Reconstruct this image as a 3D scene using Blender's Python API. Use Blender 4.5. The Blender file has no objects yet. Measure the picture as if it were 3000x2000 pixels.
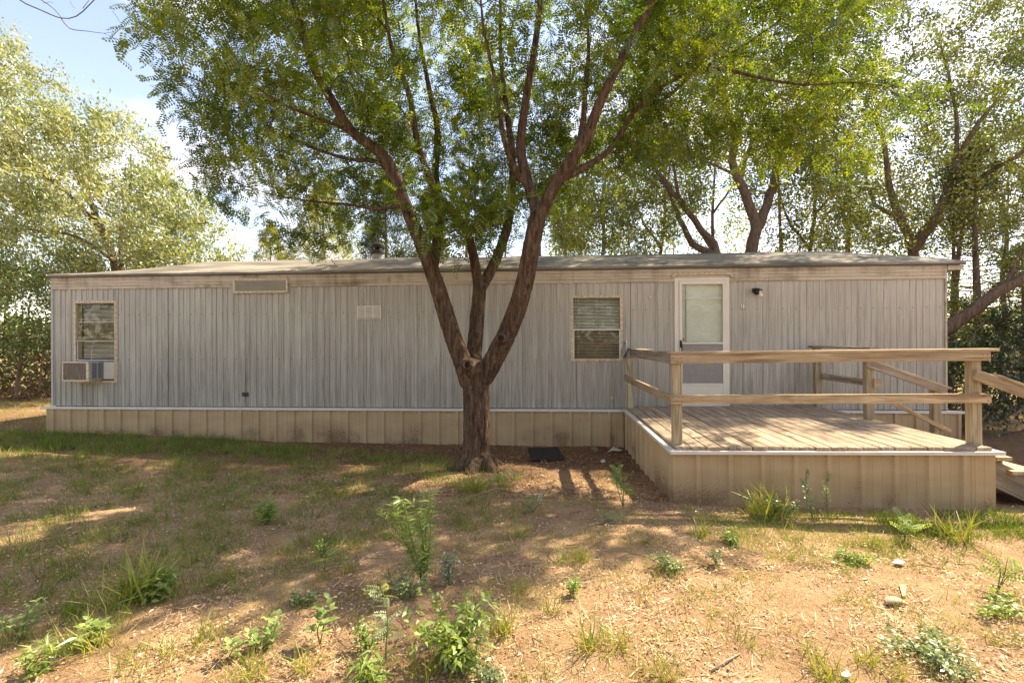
import bpy, bmesh, math, random
import numpy as np
from mathutils import Vector, Matrix, noise

random.seed(7)
RNG = np.random.default_rng(11)
SC = bpy.context.scene
COL = SC.collection

# ------------------------------------------------------------------ camera, sky, sun, exposure
EYE = 1.65
YAW = math.radians(4.0)
FPX = 1140.0           # focal length in units of a 2352 wide picture
cam_d = bpy.data.cameras.new('camera')
cam_d.sensor_width = 36.0
cam_d.lens = 36.0 * FPX / 2352.0
cam_d.clip_start = 0.05
cam_d.clip_end = 3000
cam = bpy.data.objects.new('camera', cam_d)
COL.objects.link(cam)
cam.location = (0, 0, EYE)
cam.rotation_euler = (math.radians(90), 0, YAW)
SC.camera = cam

SUN = Vector((0.70, 0.55, 1.0)).normalized()
world = bpy.data.worlds.new('World')
SC.world = world
world.use_nodes = True
wn, wl = world.node_tree.nodes, world.node_tree.links
wn.clear()
w_out = wn.new('ShaderNodeOutputWorld')
w_bg = wn.new('ShaderNodeBackground')
w_bg.inputs['Strength'].default_value = 0.15
w_sky = wn.new('ShaderNodeTexSky')
w_sky.sky_type = 'NISHITA'
w_sky.sun_disc = False
w_sky.sun_elevation = math.asin(SUN.z)
w_sky.sun_rotation = math.atan2(SUN.x, SUN.y)
w_sky.altitude = 1000
w_sky.air_density = 1.0
w_sky.dust_density = 0.5
w_sky.ozone_density = 1.0
# thin cloud veil over the whole sky
w_tc = wn.new('ShaderNodeTexCoord')
w_map = wn.new('ShaderNodeMapping')
w_map.inputs['Scale'].default_value = (1.6, 1.6, 4.5)
w_map.inputs['Location'].default_value = (0.35, 0.1, 0.2)
w_n = wn.new('ShaderNodeTexNoise')
w_n.inputs['Scale'].default_value = 1.7
w_n.inputs['Detail'].default_value = 7
w_n.inputs['Roughness'].default_value = 0.55
w_r = wn.new('ShaderNodeValToRGB')
w_r.color_ramp.elements[0].position = 0.46
w_r.color_ramp.elements[1].position = 0.72
w_r.color_ramp.elements[0].color = (0.04, 0.04, 0.04, 1)
w_r.color_ramp.elements[1].color = (0.75, 0.75, 0.75, 1)
w_mx = wn.new('ShaderNodeMix')
w_mx.data_type = 'RGBA'
w_mx.inputs[7].default_value = (4.4, 4.5, 4.8, 1)
wl.new(w_tc.outputs['Generated'], w_map.inputs['Vector'])
wl.new(w_map.outputs[0], w_n.inputs['Vector'])
wl.new(w_n.outputs['Fac'], w_r.inputs[0])
wl.new(w_r.outputs[0], w_mx.inputs[0])
wl.new(w_sky.outputs[0], w_mx.inputs[6])
w_wb = wn.new('ShaderNodeMix'); w_wb.data_type = 'RGBA'; w_wb.blend_type = 'MULTIPLY'
w_wb.inputs[0].default_value = 1.0
w_wb.inputs[7].default_value = (1.19, 0.98, 0.83, 1)      # the photograph's warm white balance
wl.new(w_mx.outputs[2], w_wb.inputs[6])
wl.new(w_wb.outputs[2], w_bg.inputs[0])
wl.new(w_bg.outputs[0], w_out.inputs[0])

sun_d = bpy.data.lights.new('sun', 'SUN')
sun_d.energy = 5.0
sun_d.angle = math.radians(0.5)
sun_d.color = (1.0, 0.86, 0.62)
sun = bpy.data.objects.new('sun', sun_d)
COL.objects.link(sun)
sun.rotation_euler = SUN.to_track_quat('Z', 'Y').to_euler()

SC.view_settings.view_transform = 'Standard'
SC.view_settings.look = 'None'
SC.view_settings.gamma = 1
SC.view_settings.use_curve_mapping = False
SC.view_settings.exposure = 1.5
SC.cycles.max_bounces = 8
SC.cycles.diffuse_bounces = 4
SC.cycles.transmission_bounces = 4
SC.cycles.transparent_max_bounces = 6

# ------------------------------------------------------------------ helpers: places
def X_at(px, Y):
    return Y * math.tan(math.atan((px - 1176.0) / FPX) - YAW)

def at(px, py, Y):
    """the point of the plane y=Y that is seen at (px, py) of a 2352x1568 picture"""
    x = X_at(px, Y)
    zc = -x * math.sin(YAW) + Y * math.cos(YAW)
    return Vector((x, Y, EYE - (py - 784.0) / FPX * zc))

def sstep(a, b, t):
    t = np.clip((t - a) / (b - a), 0, 1)
    return t * t * (3 - 2 * t)

def ground_base(x, y):
    x = np.asarray(x, float); y = np.asarray(y, float)
    h = 0.085 * (1 - sstep(4.3, 6.6, y)) - 0.02 * sstep(6.0, 7.5, y)
    h = h + 0.11 * sstep(-3.5, -8.8, x) * sstep(4.5, 6.5, y)
    h = h + 0.035 * np.exp(-((x - 2.6) / 1.6) ** 2 - ((y - 4.35) / 0.28) ** 2)
    h = h + 0.02 * np.sin(x * 1.3 + 0.4) * np.sin(y * 1.7 + 1.0) * (1 - sstep(6.5, 7.6, y)) * (1 - sstep(4.7, 5.0, y) * (x > 0))
    h = h + 0.06 * np.exp(-((x + 0.45) / 0.42) ** 2 - ((y - 6.3) / 0.36) ** 2)
    return h

def gz(x, y):
    return float(ground_base(x, y))

def G(px, py):
    """the ground point seen at (px, py)"""
    z = 0.05
    for _ in range(6):
        zc = FPX * (EYE - z) / (py - 784.0)
        t = (px - 1176.0) / FPX
        x = zc * (t * math.cos(YAW) - math.sin(YAW))
        y = zc * (t * math.sin(YAW) + math.cos(YAW))
        z = gz(x, y)
    return Vector((x, y, z))

# ------------------------------------------------------------------ helpers: objects
W = {}
def tag(o, label=None, cat=None, group=None, kind=None):
    if label: o['label'] = label
    if cat: o['category'] = cat
    if group: o['group'] = group
    if kind: o['kind'] = kind
    return o

def place(o, parent=None, world=None):
    COL.objects.link(o)
    world = world if world is not None else Matrix.Identity(4)
    if parent is not None:
        o.parent = parent
        o.matrix_basis = W[parent.name].inverted() @ world
    else:
        o.matrix_basis = world
    W[o.name] = world.copy()
    return o

def thing(name, loc, label, cat, group=None):
    o = bpy.data.objects.new(name, None)
    o.empty_display_size = 0.1
    place(o, None, Matrix.Translation(Vector(loc)))
    return tag(o, label, cat, group)

def obj(name, me, mat, parent=None, world=None, smooth=False):
    if mat is not None:
        me.materials.append(mat)
    if smooth:
        me.polygons.foreach_set('use_smooth', np.ones(len(me.polygons), bool))
    o = bpy.data.objects.new(name, me)
    return place(o, parent, world)

def from_arrays(name, V, F, tint=None):
    """F : (n,k) array of equal sized faces"""
    V = np.asarray(V, np.float32); F = np.asarray(F, np.int32)
    me = bpy.data.meshes.new(name)
    me.vertices.add(len(V))
    me.vertices.foreach_set('co', V.ravel())
    n, k = F.shape
    me.loops.add(n * k)
    me.loops.foreach_set('vertex_index', F.ravel())
    me.polygons.add(n)
    me.polygons.foreach_set('loop_start', np.arange(0, n * k, k, dtype=np.int32))
    if tint is not None:
        a = me.attributes.new('tint', 'FLOAT', 'POINT')
        a.data.foreach_set('value', np.asarray(tint, np.float32))
    me.update(calc_edges=True)
    return me

class MB:
    """collects boxes, tubes, discs"""
    def __init__(self):
        self.v = []; self.f = []
    def add(self, v, f):
        b = len(self.v)
        self.v += [tuple(p) for p in v]
        self.f += [tuple(i + b for i in q) for q in f]
    def box(self, a, b):
        x0, y0, z0 = a; x1, y1, z1 = b
        self.add([(x0,y0,z0),(x1,y0,z0),(x1,y1,z0),(x0,y1,z0),(x0,y0,z1),(x1,y0,z1),(x1,y1,z1),(x0,y1,z1)],
                 [(0,3,2,1),(4,5,6,7),(0,1,5,4),(1,2,6,5),(2,3,7,6),(3,0,4,7)])
        return self
    def tube(self, pts, rad, n=8, cap=True):
        pts = [Vector(p) for p in pts]
        vs = []
        ref = Vector((0.13, 0.9, 0.2)).normalized()
        for i, p in enumerate(pts):
            d = (pts[min(i + 1, len(pts) - 1)] - pts[max(i - 1, 0)])
            if d.length < 1e-6: d = Vector((0, 0, 1))
            d.normalize()
            u = d.cross(ref)
            if u.length < 0.05: u = d.cross(Vector((1, 0, 0)))
            u.normalize(); w = d.cross(u)
            r = rad[i] if hasattr(rad, '__len__') else rad
            for k in range(n):
                a = 2 * math.pi * k / n
                vs.append(p + (u * math.cos(a) + w * math.sin(a)) * r)
        fs = []
        for i in range(len(pts) - 1):
            for k in range(n):
                k2 = (k + 1) % n
                fs.append((i*n + k, i*n + k2, (i+1)*n + k2, (i+1)*n + k))
        if cap:
            fs.append(tuple(range(n - 1, -1, -1)))
            m = (len(pts) - 1) * n
            fs.append(tuple(range(m, m + n)))
        self.add(vs, fs)
        return self
    def mesh(self, name, origin=(0, 0, 0), bevel=0):
        ox, oy, oz = origin
        me = bpy.data.meshes.new(name)
        me.from_pydata([(x - ox, y - oy, z - oz) for x, y, z in self.v], [], self.f)
        bm = bmesh.new(); bm.from_mesh(me)
        bmesh.ops.recalc_face_normals(bm, faces=bm.faces)
        if bevel:
            bmesh.ops.bevel(bm, geom=list(bm.edges), offset=bevel, segments=1, affect='EDGES')
        bm.to_mesh(me); bm.free()
        me.update()
        return me

def part(name, mb, mat, parent, bevel=0, smooth=False, origin=None):
    """one mesh in world coordinates, linked under parent with its origin at the middle of it"""
    if origin is None:
        a = np.array(mb.v)
        c = (a.min(0) + a.max(0)) / 2
        origin = Vector(c)
    return obj(name, mb.mesh(name, origin, bevel), mat, parent, Matrix.Translation(Vector(origin)), smooth)

def boxpart(name, a, b, mat, parent, bevel=0.0):
    return part(name, MB().box(a, b), mat, parent, bevel)

def beam(name, p0, p1, w, h, mat, parent, bevel=0.003, up=(0, 0, 1)):
    """board from p0 to p1; grain runs along its local x; w across, h along up"""
    p0 = Vector(p0); p1 = Vector(p1)
    d = p1 - p0; L = d.length; d.normalize()
    z = Vector(up); z = (z - d * z.dot(d)).normalized(); y = z.cross(d)
    m = Matrix(((d.x, y.x, z.x, 0), (d.y, y.y, z.y, 0), (d.z, y.z, z.z, 0), (0, 0, 0, 1)))
    m.translation = (p0 + p1) / 2
    mb = MB().box((-L/2, -w/2, -h/2), (L/2, w/2, h/2))
    return obj(name, mb.mesh(name, (0, 0, 0), bevel), mat, parent, m)

def ring(mb, c, r_out, r_in, y0, y1, n=20, axis='y'):
    vs = []; fs = []
    for k in range(n):
        a = 2 * math.pi * k / n
        for r, y in ((r_out, y0), (r_out, y1), (r_in, y1), (r_in, y0)):
            if axis == 'y': vs.append((c[0] + r * math.cos(a), c[1] + y, c[2] + r * math.sin(a)))
            else: vs.append((c[0] + r * math.cos(a), c[1] + r * math.sin(a), c[2] + y))
    for k in range(n):
        a, b = 4 * k, 4 * ((k + 1) % n)
        for q in range(4):
            q2 = (q + 1) % 4
            fs.append((a + q, a + q2, b + q2, b + q))
    mb.add(vs, fs)

# ------------------------------------------------------------------ helpers: materials
class NT:
    def __init__(self, name):
        self.m = bpy.data.materials.new(name)
        self.m.use_nodes = True
        self.n = self.m.node_tree.nodes; self.l = self.m.node_tree.links
        self.n.clear()
        self.out = self.n.new('ShaderNodeOutputMaterial')
    def node(self, t, **kw):
        nd = self.n.new('ShaderNode' + t)
        for k, v in kw.items(): setattr(nd, k, v)
        return nd
    def link(self, a, b): self.l.new(a, b)
    def coord(self, kind='Object', scale=(1, 1, 1), rnd=False, loc=(0, 0, 0)):
        tc = self.node('TexCoord'); mp = self.node('Mapping')
        mp.inputs['Scale'].default_value = scale
        mp.inputs['Location'].default_value = loc
        src = tc.outputs[kind]
        if rnd:
            oi = self.node('ObjectInfo'); ad = self.node('VectorMath', operation='MULTIPLY_ADD')
            cmb = self.node('CombineXYZ')
            for i in range(3): self.link(oi.outputs['Random'], cmb.inputs[i])
            self.link(cmb.outputs[0], ad.inputs[0])
            ad.inputs[1].default_value = (7, 13, 19)
            self.link(src, ad.inputs[2])
            src = ad.outputs[0]
        self.link(src, mp.inputs['Vector'])
        return mp.outputs[0]
    def geo(self, scale=(1, 1, 1)):
        g = self.node('NewGeometry'); mp = self.node('Mapping')
        mp.inputs['Scale'].default_value = scale
        self.link(g.outputs['Position'], mp.inputs['Vector'])
        return mp.outputs[0]
    def noise(self, vec, scale, detail=4, rough=0.55, dist=0.0):
        t = self.node('TexNoise')
        t.inputs['Scale'].default_value = scale; t.inputs['Detail'].default_value = detail
        t.inputs['Roughness'].default_value = rough; t.inputs['Distortion'].default_value = dist
        self.link(vec, t.inputs['Vector'])
        return t.outputs['Fac']
    def ramp(self, fac, stops):
        r = self.node('ValToRGB')
        e = r.color_ramp.elements
        while len(e) < len(stops): e.new(0.5)
        for i, (p, c) in enumerate(stops):
            e[i].position = p
            if not hasattr(c, '__len__'): c = (c, c, c)
            e[i].color = (*c, 1)
        self.link(fac, r.inputs[0])
        return r.outputs[0]
    def mix(self, fac, a, b, blend='MIX'):
        m = self.node('Mix', data_type='RGBA', blend_type=blend)
        for s, v in ((0, fac), (6, a), (7, b)):
            if hasattr(v, 'is_linked') or hasattr(v, 'links'): self.link(v, m.inputs[s])
            elif s == 0: m.inputs[0].default_value = v
            else: m.inputs[s].default_value = (*v, 1)
        return m.outputs[2]
    def math(self, op, a, b=0.0):
        m = self.node('Math', operation=op)
        for i, v in enumerate((a, b)):
            if hasattr(v, 'links'): self.link(v, m.inputs[i])
            else: m.inputs[i].default_value = v
        return m.outputs[0]
    def bump(self, h, dist=0.01, strength=1.0):
        b = self.node('Bump')
        b.inputs['Distance'].default_value = dist; b.inputs['Strength'].default_value = strength
        self.link(h, b.inputs['Height'])
        return b.outputs[0]
    def bsdf(self, color, rough=0.8, bump=None, spec=0.3, metal=0.0):
        p = self.node('BsdfPrincipled')
        if hasattr(color, 'links'): self.link(color, p.inputs['Base Color'])
        else: p.inputs['Base Color'].default_value = (*color, 1)
        if hasattr(rough, 'links'): self.link(rough, p.inputs['Roughness'])
        else: p.inputs['Roughness'].default_value = rough
        p.inputs['Specular IOR Level'].default_value = spec
        p.inputs['Metallic'].default_value = metal
        if bump is not None: self.link(bump, p.inputs['Normal'])
        self.link(p.outputs[0], self.out.inputs[0])
        return self.m

def simple(name, color, rough=0.7, var=0.15, scale=12, spec=0.3, metal=0, stretch=(1, 1, 1), bump=0.001, rnd=False):
    t = NT(name)
    v = t.coord('Object', stretch, rnd)
    n = t.noise(v, scale, 5)
    lo = tuple(c * (1 - var) for c in color); hi = tuple(min(1, c * (1 + var)) for c in color)
    c = t.ramp(n, [(0.3, lo), (0.7, hi)])
    return t.bsdf(c, rough, t.bump(n, bump), spec, metal)

def mat_siding():
    t = NT('chalky_siding_paint')
    fine = t.noise(t.geo((75, 75, 2.6)), 1.0, 6, 0.7)
    streak = t.noise(t.geo((16, 16, 0.5)), 1.0, 6, 0.7)
    blot = t.noise(t.geo((0.9, 0.9, 0.9)), 1.0, 4, 0.5)
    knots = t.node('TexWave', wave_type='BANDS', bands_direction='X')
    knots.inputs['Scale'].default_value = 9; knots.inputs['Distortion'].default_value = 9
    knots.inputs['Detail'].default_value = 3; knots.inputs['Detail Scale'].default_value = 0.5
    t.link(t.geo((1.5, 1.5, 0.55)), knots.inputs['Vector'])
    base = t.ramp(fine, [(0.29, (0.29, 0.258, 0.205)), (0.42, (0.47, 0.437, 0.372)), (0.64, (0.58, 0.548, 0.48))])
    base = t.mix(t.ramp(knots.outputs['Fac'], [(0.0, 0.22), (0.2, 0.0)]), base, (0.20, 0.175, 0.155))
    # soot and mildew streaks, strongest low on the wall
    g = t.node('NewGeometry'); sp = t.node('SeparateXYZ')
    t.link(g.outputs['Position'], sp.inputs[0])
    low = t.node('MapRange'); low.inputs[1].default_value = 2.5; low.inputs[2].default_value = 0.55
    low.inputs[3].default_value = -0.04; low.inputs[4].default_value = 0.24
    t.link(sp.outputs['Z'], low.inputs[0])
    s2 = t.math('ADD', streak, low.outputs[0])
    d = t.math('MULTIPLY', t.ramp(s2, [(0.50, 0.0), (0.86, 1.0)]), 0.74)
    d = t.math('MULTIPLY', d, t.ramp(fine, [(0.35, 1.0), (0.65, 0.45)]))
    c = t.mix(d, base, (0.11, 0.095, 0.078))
    # cooler left half, browner right
    xr = t.node('MapRange'); xr.inputs[1].default_value = -8.5; xr.inputs[2].default_value = 1.0
    t.link(sp.outputs['X'], xr.inputs[0])
    c = t.mix(xr.outputs[0], t.mix(1.0, c, (0.95, 1.01, 1.02), 'MULTIPLY'), c)
    c = t.mix(t.ramp(blot, [(0.4, 0.0), (0.7, 0.30)]), c, (0.30, 0.27, 0.24))
    return t.bsdf(c, 0.75, t.bump(fine, 0.0012), 0.25)

def mat_fascia():
    t = NT('stained_cream_fascia')
    fine = t.noise(t.geo((3, 3, 110)), 1.0, 6, 0.7)
    st = t.noise(t.geo((1.1, 1.1, 7.0)), 1.0, 6, 0.65)
    sv = t.noise(t.geo((9, 9, 1.2)), 1.0, 5, 0.65)
    big = t.noise(t.geo((0.45, 0.45, 0.2)), 1.0, 2, 0.5)
    base = t.ramp(fine, [(0.3, (0.40, 0.34, 0.255)), (0.5, (0.54, 0.475, 0.37)), (0.7, (0.62, 0.555, 0.445))])
    m = t.math('ADD', t.math('MULTIPLY', st, 0.5), t.math('ADD', t.math('MULTIPLY', sv, 0.3), t.math('MULTIPLY', big, 0.35)))
    c = t.mix(t.ramp(m, [(0.56, 0.0), (0.70, 0.75)]), base, (0.15, 0.105, 0.062))
    return t.bsdf(c, 0.7, t.bump(fine, 0.002), 0.25)

def mat_skirt(name='beige_skirting_metal'):
    t = NT(name)
    g = t.node('NewGeometry'); sp = t.node('SeparateXYZ'); t.link(g.outputs['Position'], sp.inputs[0])
    low = t.node('MapRange'); low.inputs[1].default_value = 0.42; low.inputs[2].default_value = 0.12
    t.link(sp.outputs['Z'], low.inputs[0])
    speck = t.noise(t.geo((1, 1, 1)), 60, 6, 0.75)
    patch = t.noise(t.geo((1.6, 1.6, 1.2)), 1.0, 3, 0.6)
    cx = t.node('MapRange'); cx.inputs[1].default_value = 1.75; cx.inputs[2].default_value = 1.35; t.link(sp.outputs['X'], cx.inputs[0])
    cx2 = t.node('MapRange'); cx2.inputs[1].default_value = 1.0; cx2.inputs[2].default_value = 1.2; t.link(sp.outputs['X'], cx2.inputs[0])
    cy = t.node('MapRange'); cy.inputs[1].default_value = 6.0; cy.inputs[2].default_value = 5.2; t.link(sp.outputs['Y'], cy.inputs[0])
    corner = t.math('MULTIPLY', cx.outputs[0], t.math('MULTIPLY', cx2.outputs[0], cy.outputs[0]))
    patch2 = t.math('ADD', patch, t.math('MULTIPLY', corner, 0.28))
    dirt = t.math('MULTIPLY', low.outputs[0], t.ramp(patch2, [(0.42, 0.0), (0.62, 1.0)]))
    f = t.math('ADD', t.math('MULTIPLY', dirt, 0.30), speck)
    m = t.ramp(f, [(0.70, 0.0), (0.80, 0.6)])
    b = t.noise(t.geo((2, 2, 6)), 1.0, 5)
    base = t.ramp(b, [(0.3, (0.42, 0.305, 0.17)), (0.7, (0.49, 0.365, 0.215))])
    base = t.mix(t.math('MULTIPLY', dirt, 0.35), base, (0.20, 0.12, 0.075))
    c = t.mix(m, base, (0.12, 0.065, 0.04))
    return t.bsdf(c, 0.5, t.bump(speck, 0.0006), 0.35)

def mat_wood(name, cols, rough=0.75, knot=0.6, grey=None):
    t = NT(name)
    v = t.coord('Object', (1.0, 1.0, 1.0), True)
    mp = t.node('Mapping'); mp.inputs['Scale'].default_value = (1.4, 22, 22); t.link(v, mp.inputs[0])
    mp2 = t.node('Mapping'); mp2.inputs['Scale'].default_value = (4, 160, 160); t.link(v, mp2.inputs[0])
    mp3 = t.node('Mapping'); mp3.inputs['Scale'].default_value = (2.2, 9, 9); t.link(v, mp3.inputs[0])
    a = t.noise(mp.outputs[0], 1.0, 4, 0.6, 1.2); b = t.noise(mp2.outputs[0], 1.0, 3, 0.7)
    k = t.noise(mp3.outputs[0], 1.0, 2, 0.5)
    f = t.math('ADD', t.math('MULTIPLY', a, 0.65), t.math('MULTIPLY', b, 0.35))
    c = t.ramp(f, [(0.40, cols[0]), (0.5, cols[1]), (0.60, cols[2])])
    oi = t.node('ObjectInfo')
    c = t.mix(1.0, c, t.ramp(oi.outputs['Random'], [(0, 0.82), (1, 1.12)]), 'MULTIPLY')
    c = t.mix(t.ramp(k, [(0.66, 0.0), (0.74, knot)]), c, tuple(x * 0.35 for x in cols[0]))
    if grey is not None:
        gn = t.noise(v, 2.3, 5, 0.7)
        c = t.mix(t.ramp(gn, [(0.4, 0.0), (0.65, 0.75)]), c, grey)
    return t.bsdf(c, rough, t.bump(f, 0.003), 0.25)

def mat_leaf(name, stops, trans=0.45, gloss=0.05, transcol=(1.25, 1.2, 0.45)):
    t = NT(name)
    a = t.node('Attribute', attribute_name='tint')
    c = t.ramp(a.outputs['Fac'], stops)
    df = t.node('BsdfDiffuse'); tr = t.node('BsdfTranslucent'); gl = t.node('BsdfGlossy')
    gl.inputs['Roughness'].default_value = 0.42
    gl.inputs['Color'].default_value = (0.9, 0.95, 0.9, 1)
    t.link(c, df.inputs[0])
    tc = t.mix(1.0, c, transcol, 'MULTIPLY')
    t.link(tc, tr.inputs[0])
    m1 = t.node('MixShader'); m1.inputs[0].default_value = trans
    m2 = t.node('MixShader'); m2.inputs[0].default_value = gloss
    t.link(df.outputs[0], m1.inputs[1]); t.link(tr.outputs[0], m1.inputs[2])
    t.link(m1.outputs[0], m2.inputs[1]); t.link(gl.outputs[0], m2.inputs[2])
    t.link(m2.outputs[0], t.out.inputs[0])
    return t.m

def mat_bark(name, cols, scale=1.0, bd=0.02):
    t = NT(name)
    v = t.geo((26 * scale, 26 * scale, 4.5 * scale))
    a = t.noise(v, 1.0, 5, 0.65, 0.6)
    b = t.noise(t.geo((1, 1, 1)), 70 * scale, 4, 0.6)
    big = t.noise(t.geo((1.5, 1.5, 1.5)), 1.0, 3)
    f = t.math('ADD', t.math('MULTIPLY', a, 0.7), t.math('MULTIPLY', b, 0.3))
    c = t.ramp(f, [(0.36, cols[0]), (0.5, cols[1]), (0.64, cols[2])])
    c = t.mix(t.ramp(big, [(0.45, 0.0), (0.7, 0.4)]), c, cols[3])
    return t.bsdf(c, 0.95, t.bump(f, bd), 0.08)

def mat_glass(name='window_glass', tint=(0.95, 0.96, 0.94), refl=0.18):
    t = NT(name)
    tr = t.node('BsdfTransparent'); tr.inputs[0].default_value = (*tint, 1)
    gl = t.node('BsdfGlossy'); gl.inputs['Roughness'].default_value = 0.02
    fr = t.node('Fresnel'); fr.inputs[0].default_value = 1.5
    m = t.node('MixShader')
    f = t.math('ADD', t.math('MULTIPLY', fr.outputs[0], 1.0), refl * 0.02)
    gm = t.node('NewGeometry')
    f = t.math('MULTIPLY', f, t.math('SUBTRACT', 1.0, gm.outputs['Backfacing']))
    t.link(f, m.inputs[0]); t.link(tr.outputs[0], m.inputs[1]); t.link(gl.outputs[0], m.inputs[2])
    t.link(m.outputs[0], t.out.inputs[0])
    return t.m

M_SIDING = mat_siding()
M_FASCIA = mat_fascia()
M_SKIRT = mat_skirt()
M_WOOD = mat_wood('treated_pine', [(0.22, 0.145, 0.08), (0.42, 0.305, 0.175), (0.55, 0.43, 0.27)], 0.75, 0.9, (0.30, 0.235, 0.155))
M_WOODP = mat_wood('greenish_treated_pine', [(0.25, 0.195, 0.115), (0.40, 0.33, 0.21), (0.49, 0.42, 0.29)], 0.7, 0.6)
M_WOODG = mat_wood('greyed_pine', [(0.16, 0.12, 0.085), (0.34, 0.27, 0.20), (0.44, 0.37, 0.29)], 0.85, 0.7, (0.20, 0.165, 0.13))
M_DECK = mat_wood('weathered_deck_wood', [(0.17, 0.12, 0.08), (0.36, 0.27, 0.185), (0.52, 0.415, 0.30)], 0.85, 0.5, (0.28, 0.21, 0.15))
M_WHITE = simple('white_painted_metal', (0.66, 0.62, 0.56), 0.45, 0.06, 6)
M_DOORW = simple('white_storm_door_enamel', (0.74, 0.69, 0.60), 0.4, 0.05, 5)
M_CREAM = simple('aged_cream_metal', (0.62, 0.53, 0.37), 0.5, 0.22, 22)
M_RUST = simple('rusty_screws', (0.055, 0.032, 0.02), 0.8, 0.3, 60)
M_ROOF = None
def mat_roof():
    t = NT('coated_roof_sheet')
    a = t.noise(t.geo((0.7, 3.0, 3.0)), 1.0, 6, 0.65)
    b = t.noise(t.geo((1, 1, 1)), 55, 4, 0.7)
    c = t.ramp(a, [(0.32, (0.12, 0.105, 0.08)), (0.5, (0.25, 0.22, 0.175)), (0.66, (0.42, 0.375, 0.31))])
    c = t.mix(t.ramp(b, [(0.45, 0.0), (0.7, 0.5)]), c, (0.09, 0.085, 0.07))
    return t.bsdf(c, 0.85, t.bump(a, 0.03), 0.2)
M_ROOF = mat_roof()
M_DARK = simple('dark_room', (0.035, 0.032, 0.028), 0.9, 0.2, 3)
M_BLIND = simple('aged_blind_slat', (0.86, 0.80, 0.64), 0.5, 0.1, 8)
M_GLASS = mat_glass()
M_GLASS2 = mat_glass('door_glass', (0.95, 0.97, 0.95), 0.10)
M_SCREEN = simple('insect_screen', (0.20, 0.175, 0.15), 0.8, 0.15, 40)
M_PANE = simple('frosted_pane', (0.23, 0.21, 0.155), 0.25, 0.18, 4, 0.5)
M_BLACK = simple('black_metal', (0.02, 0.02, 0.02), 0.5, 0.3, 10)
M_DKGREY = simple('weathered_dark_cap', (0.06, 0.063, 0.055), 0.5, 0.25, 9)
M_GREY = simple('pale_grey_enamel', (0.42, 0.42, 0.41), 0.45, 0.1, 9)
M_DISH = simple('dusty_grey_dish', (0.36, 0.33, 0.29), 0.5, 0.15, 9)

# ------------------------------------------------------------------ ground
def mat_ground():
    t = NT('sandy_red_soil')
    p = (1, 1, 1)
    big = t.noise(t.geo(p), 0.55, 4, 0.55)
    mid = t.noise(t.geo(p), 3.3, 6, 0.65)
    fine = t.noise(t.geo(p), 38, 6, 0.75)
    grit = t.noise(t.geo(p), 170, 4, 0.7)
    g = t.node('NewGeometry'); sp = t.node('SeparateXYZ'); t.link(g.outputs['Position'], sp.inputs[0])
    c = t.ramp(mid, [(0.32, (0.22, 0.122, 0.060)), (0.5, (0.37, 0.225, 0.115)), (0.68, (0.50, 0.335, 0.185))])
    c = t.mix(t.ramp(fine, [(0.40, 0.0), (0.62, 0.55)]), c, (0.60, 0.43, 0.265))
    c = t.mix(t.ramp(grit, [(0.50, 0.0), (0.60, 0.85)]), c, (0.13, 0.07, 0.038))
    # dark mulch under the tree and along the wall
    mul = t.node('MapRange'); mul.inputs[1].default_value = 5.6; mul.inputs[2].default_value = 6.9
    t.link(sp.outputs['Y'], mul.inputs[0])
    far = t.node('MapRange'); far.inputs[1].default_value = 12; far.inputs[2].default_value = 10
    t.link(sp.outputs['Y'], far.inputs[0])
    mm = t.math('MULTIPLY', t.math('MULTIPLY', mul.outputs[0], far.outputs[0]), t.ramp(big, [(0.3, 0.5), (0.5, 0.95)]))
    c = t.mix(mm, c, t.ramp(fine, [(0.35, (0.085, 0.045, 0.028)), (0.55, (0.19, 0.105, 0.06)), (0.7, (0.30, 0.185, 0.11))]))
    # dry straw tone far away
    fy = t.node('MapRange'); fy.inputs[1].default_value = 14; fy.inputs[2].default_value = 26
    t.link(sp.outputs['Y'], fy.inputs[0])
    c = t.mix(fy.outputs[0], c, t.ramp(mid, [(0.3, (0.30, 0.27, 0.11)), (0.7, (0.48, 0.40, 0.22))]))
    h = t.math('ADD', t.math('MULTIPLY', fine, 0.7), t.math('MULTIPLY', grit, 0.3))
    return t.bsdf(c, 0.95, t.bump(h, 0.025), 0.1)
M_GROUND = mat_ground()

def build_ground():
    def axis(dense_a, dense_b, step, lo, hi):
        mid = list(np.arange(dense_a, dense_b, step))
        up = []; v = dense_b; s = step
        while v < hi: up.append(v); s *= 1.22; v += s
        up.append(hi)
        dn = []; v = dense_a - step; s = step
        while v > lo: dn.append(v); s *= 1.22; v -= s
        dn.append(lo)
        return np.array(sorted(set([round(float(q), 5) for q in dn + mid + up])))
    xs = axis(-8.0, 6.0, 0.075, -900, 900); ys = axis(1.4, 8.0, 0.06, -900, 900)
    XX, YY = np.meshgrid(xs, ys)
    Z = ground_base(XX, YY)
    xr, yr = XX.ravel(), YY.ravel()
    zz = Z.ravel().copy()
    near = (np.abs(xr) < 14) & (yr > 0) & (yr < 16)
    for i in np.nonzero(near)[0]:
        x, y = xr[i], yr[i]
        zz[i] += 0.016 * noise.noise((x * 2.1, y * 2.1, 0)) + 0.008 * noise.noise((x * 7, y * 7, 3)) + 0.005 * noise.noise((x * 19, y * 19, 5))
    V = np.stack([xr, yr, zz], 1)
    nx, ny = len(xs), len(ys)
    ii, jj = np.meshgrid(np.arange(nx - 1), np.arange(ny - 1))
    a = (jj * nx + ii).ravel()
    F = np.stack([a, a + 1, a + nx + 1, a + nx], 1)
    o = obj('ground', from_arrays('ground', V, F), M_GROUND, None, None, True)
    tag(o, kind='structure')
build_ground()

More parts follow.
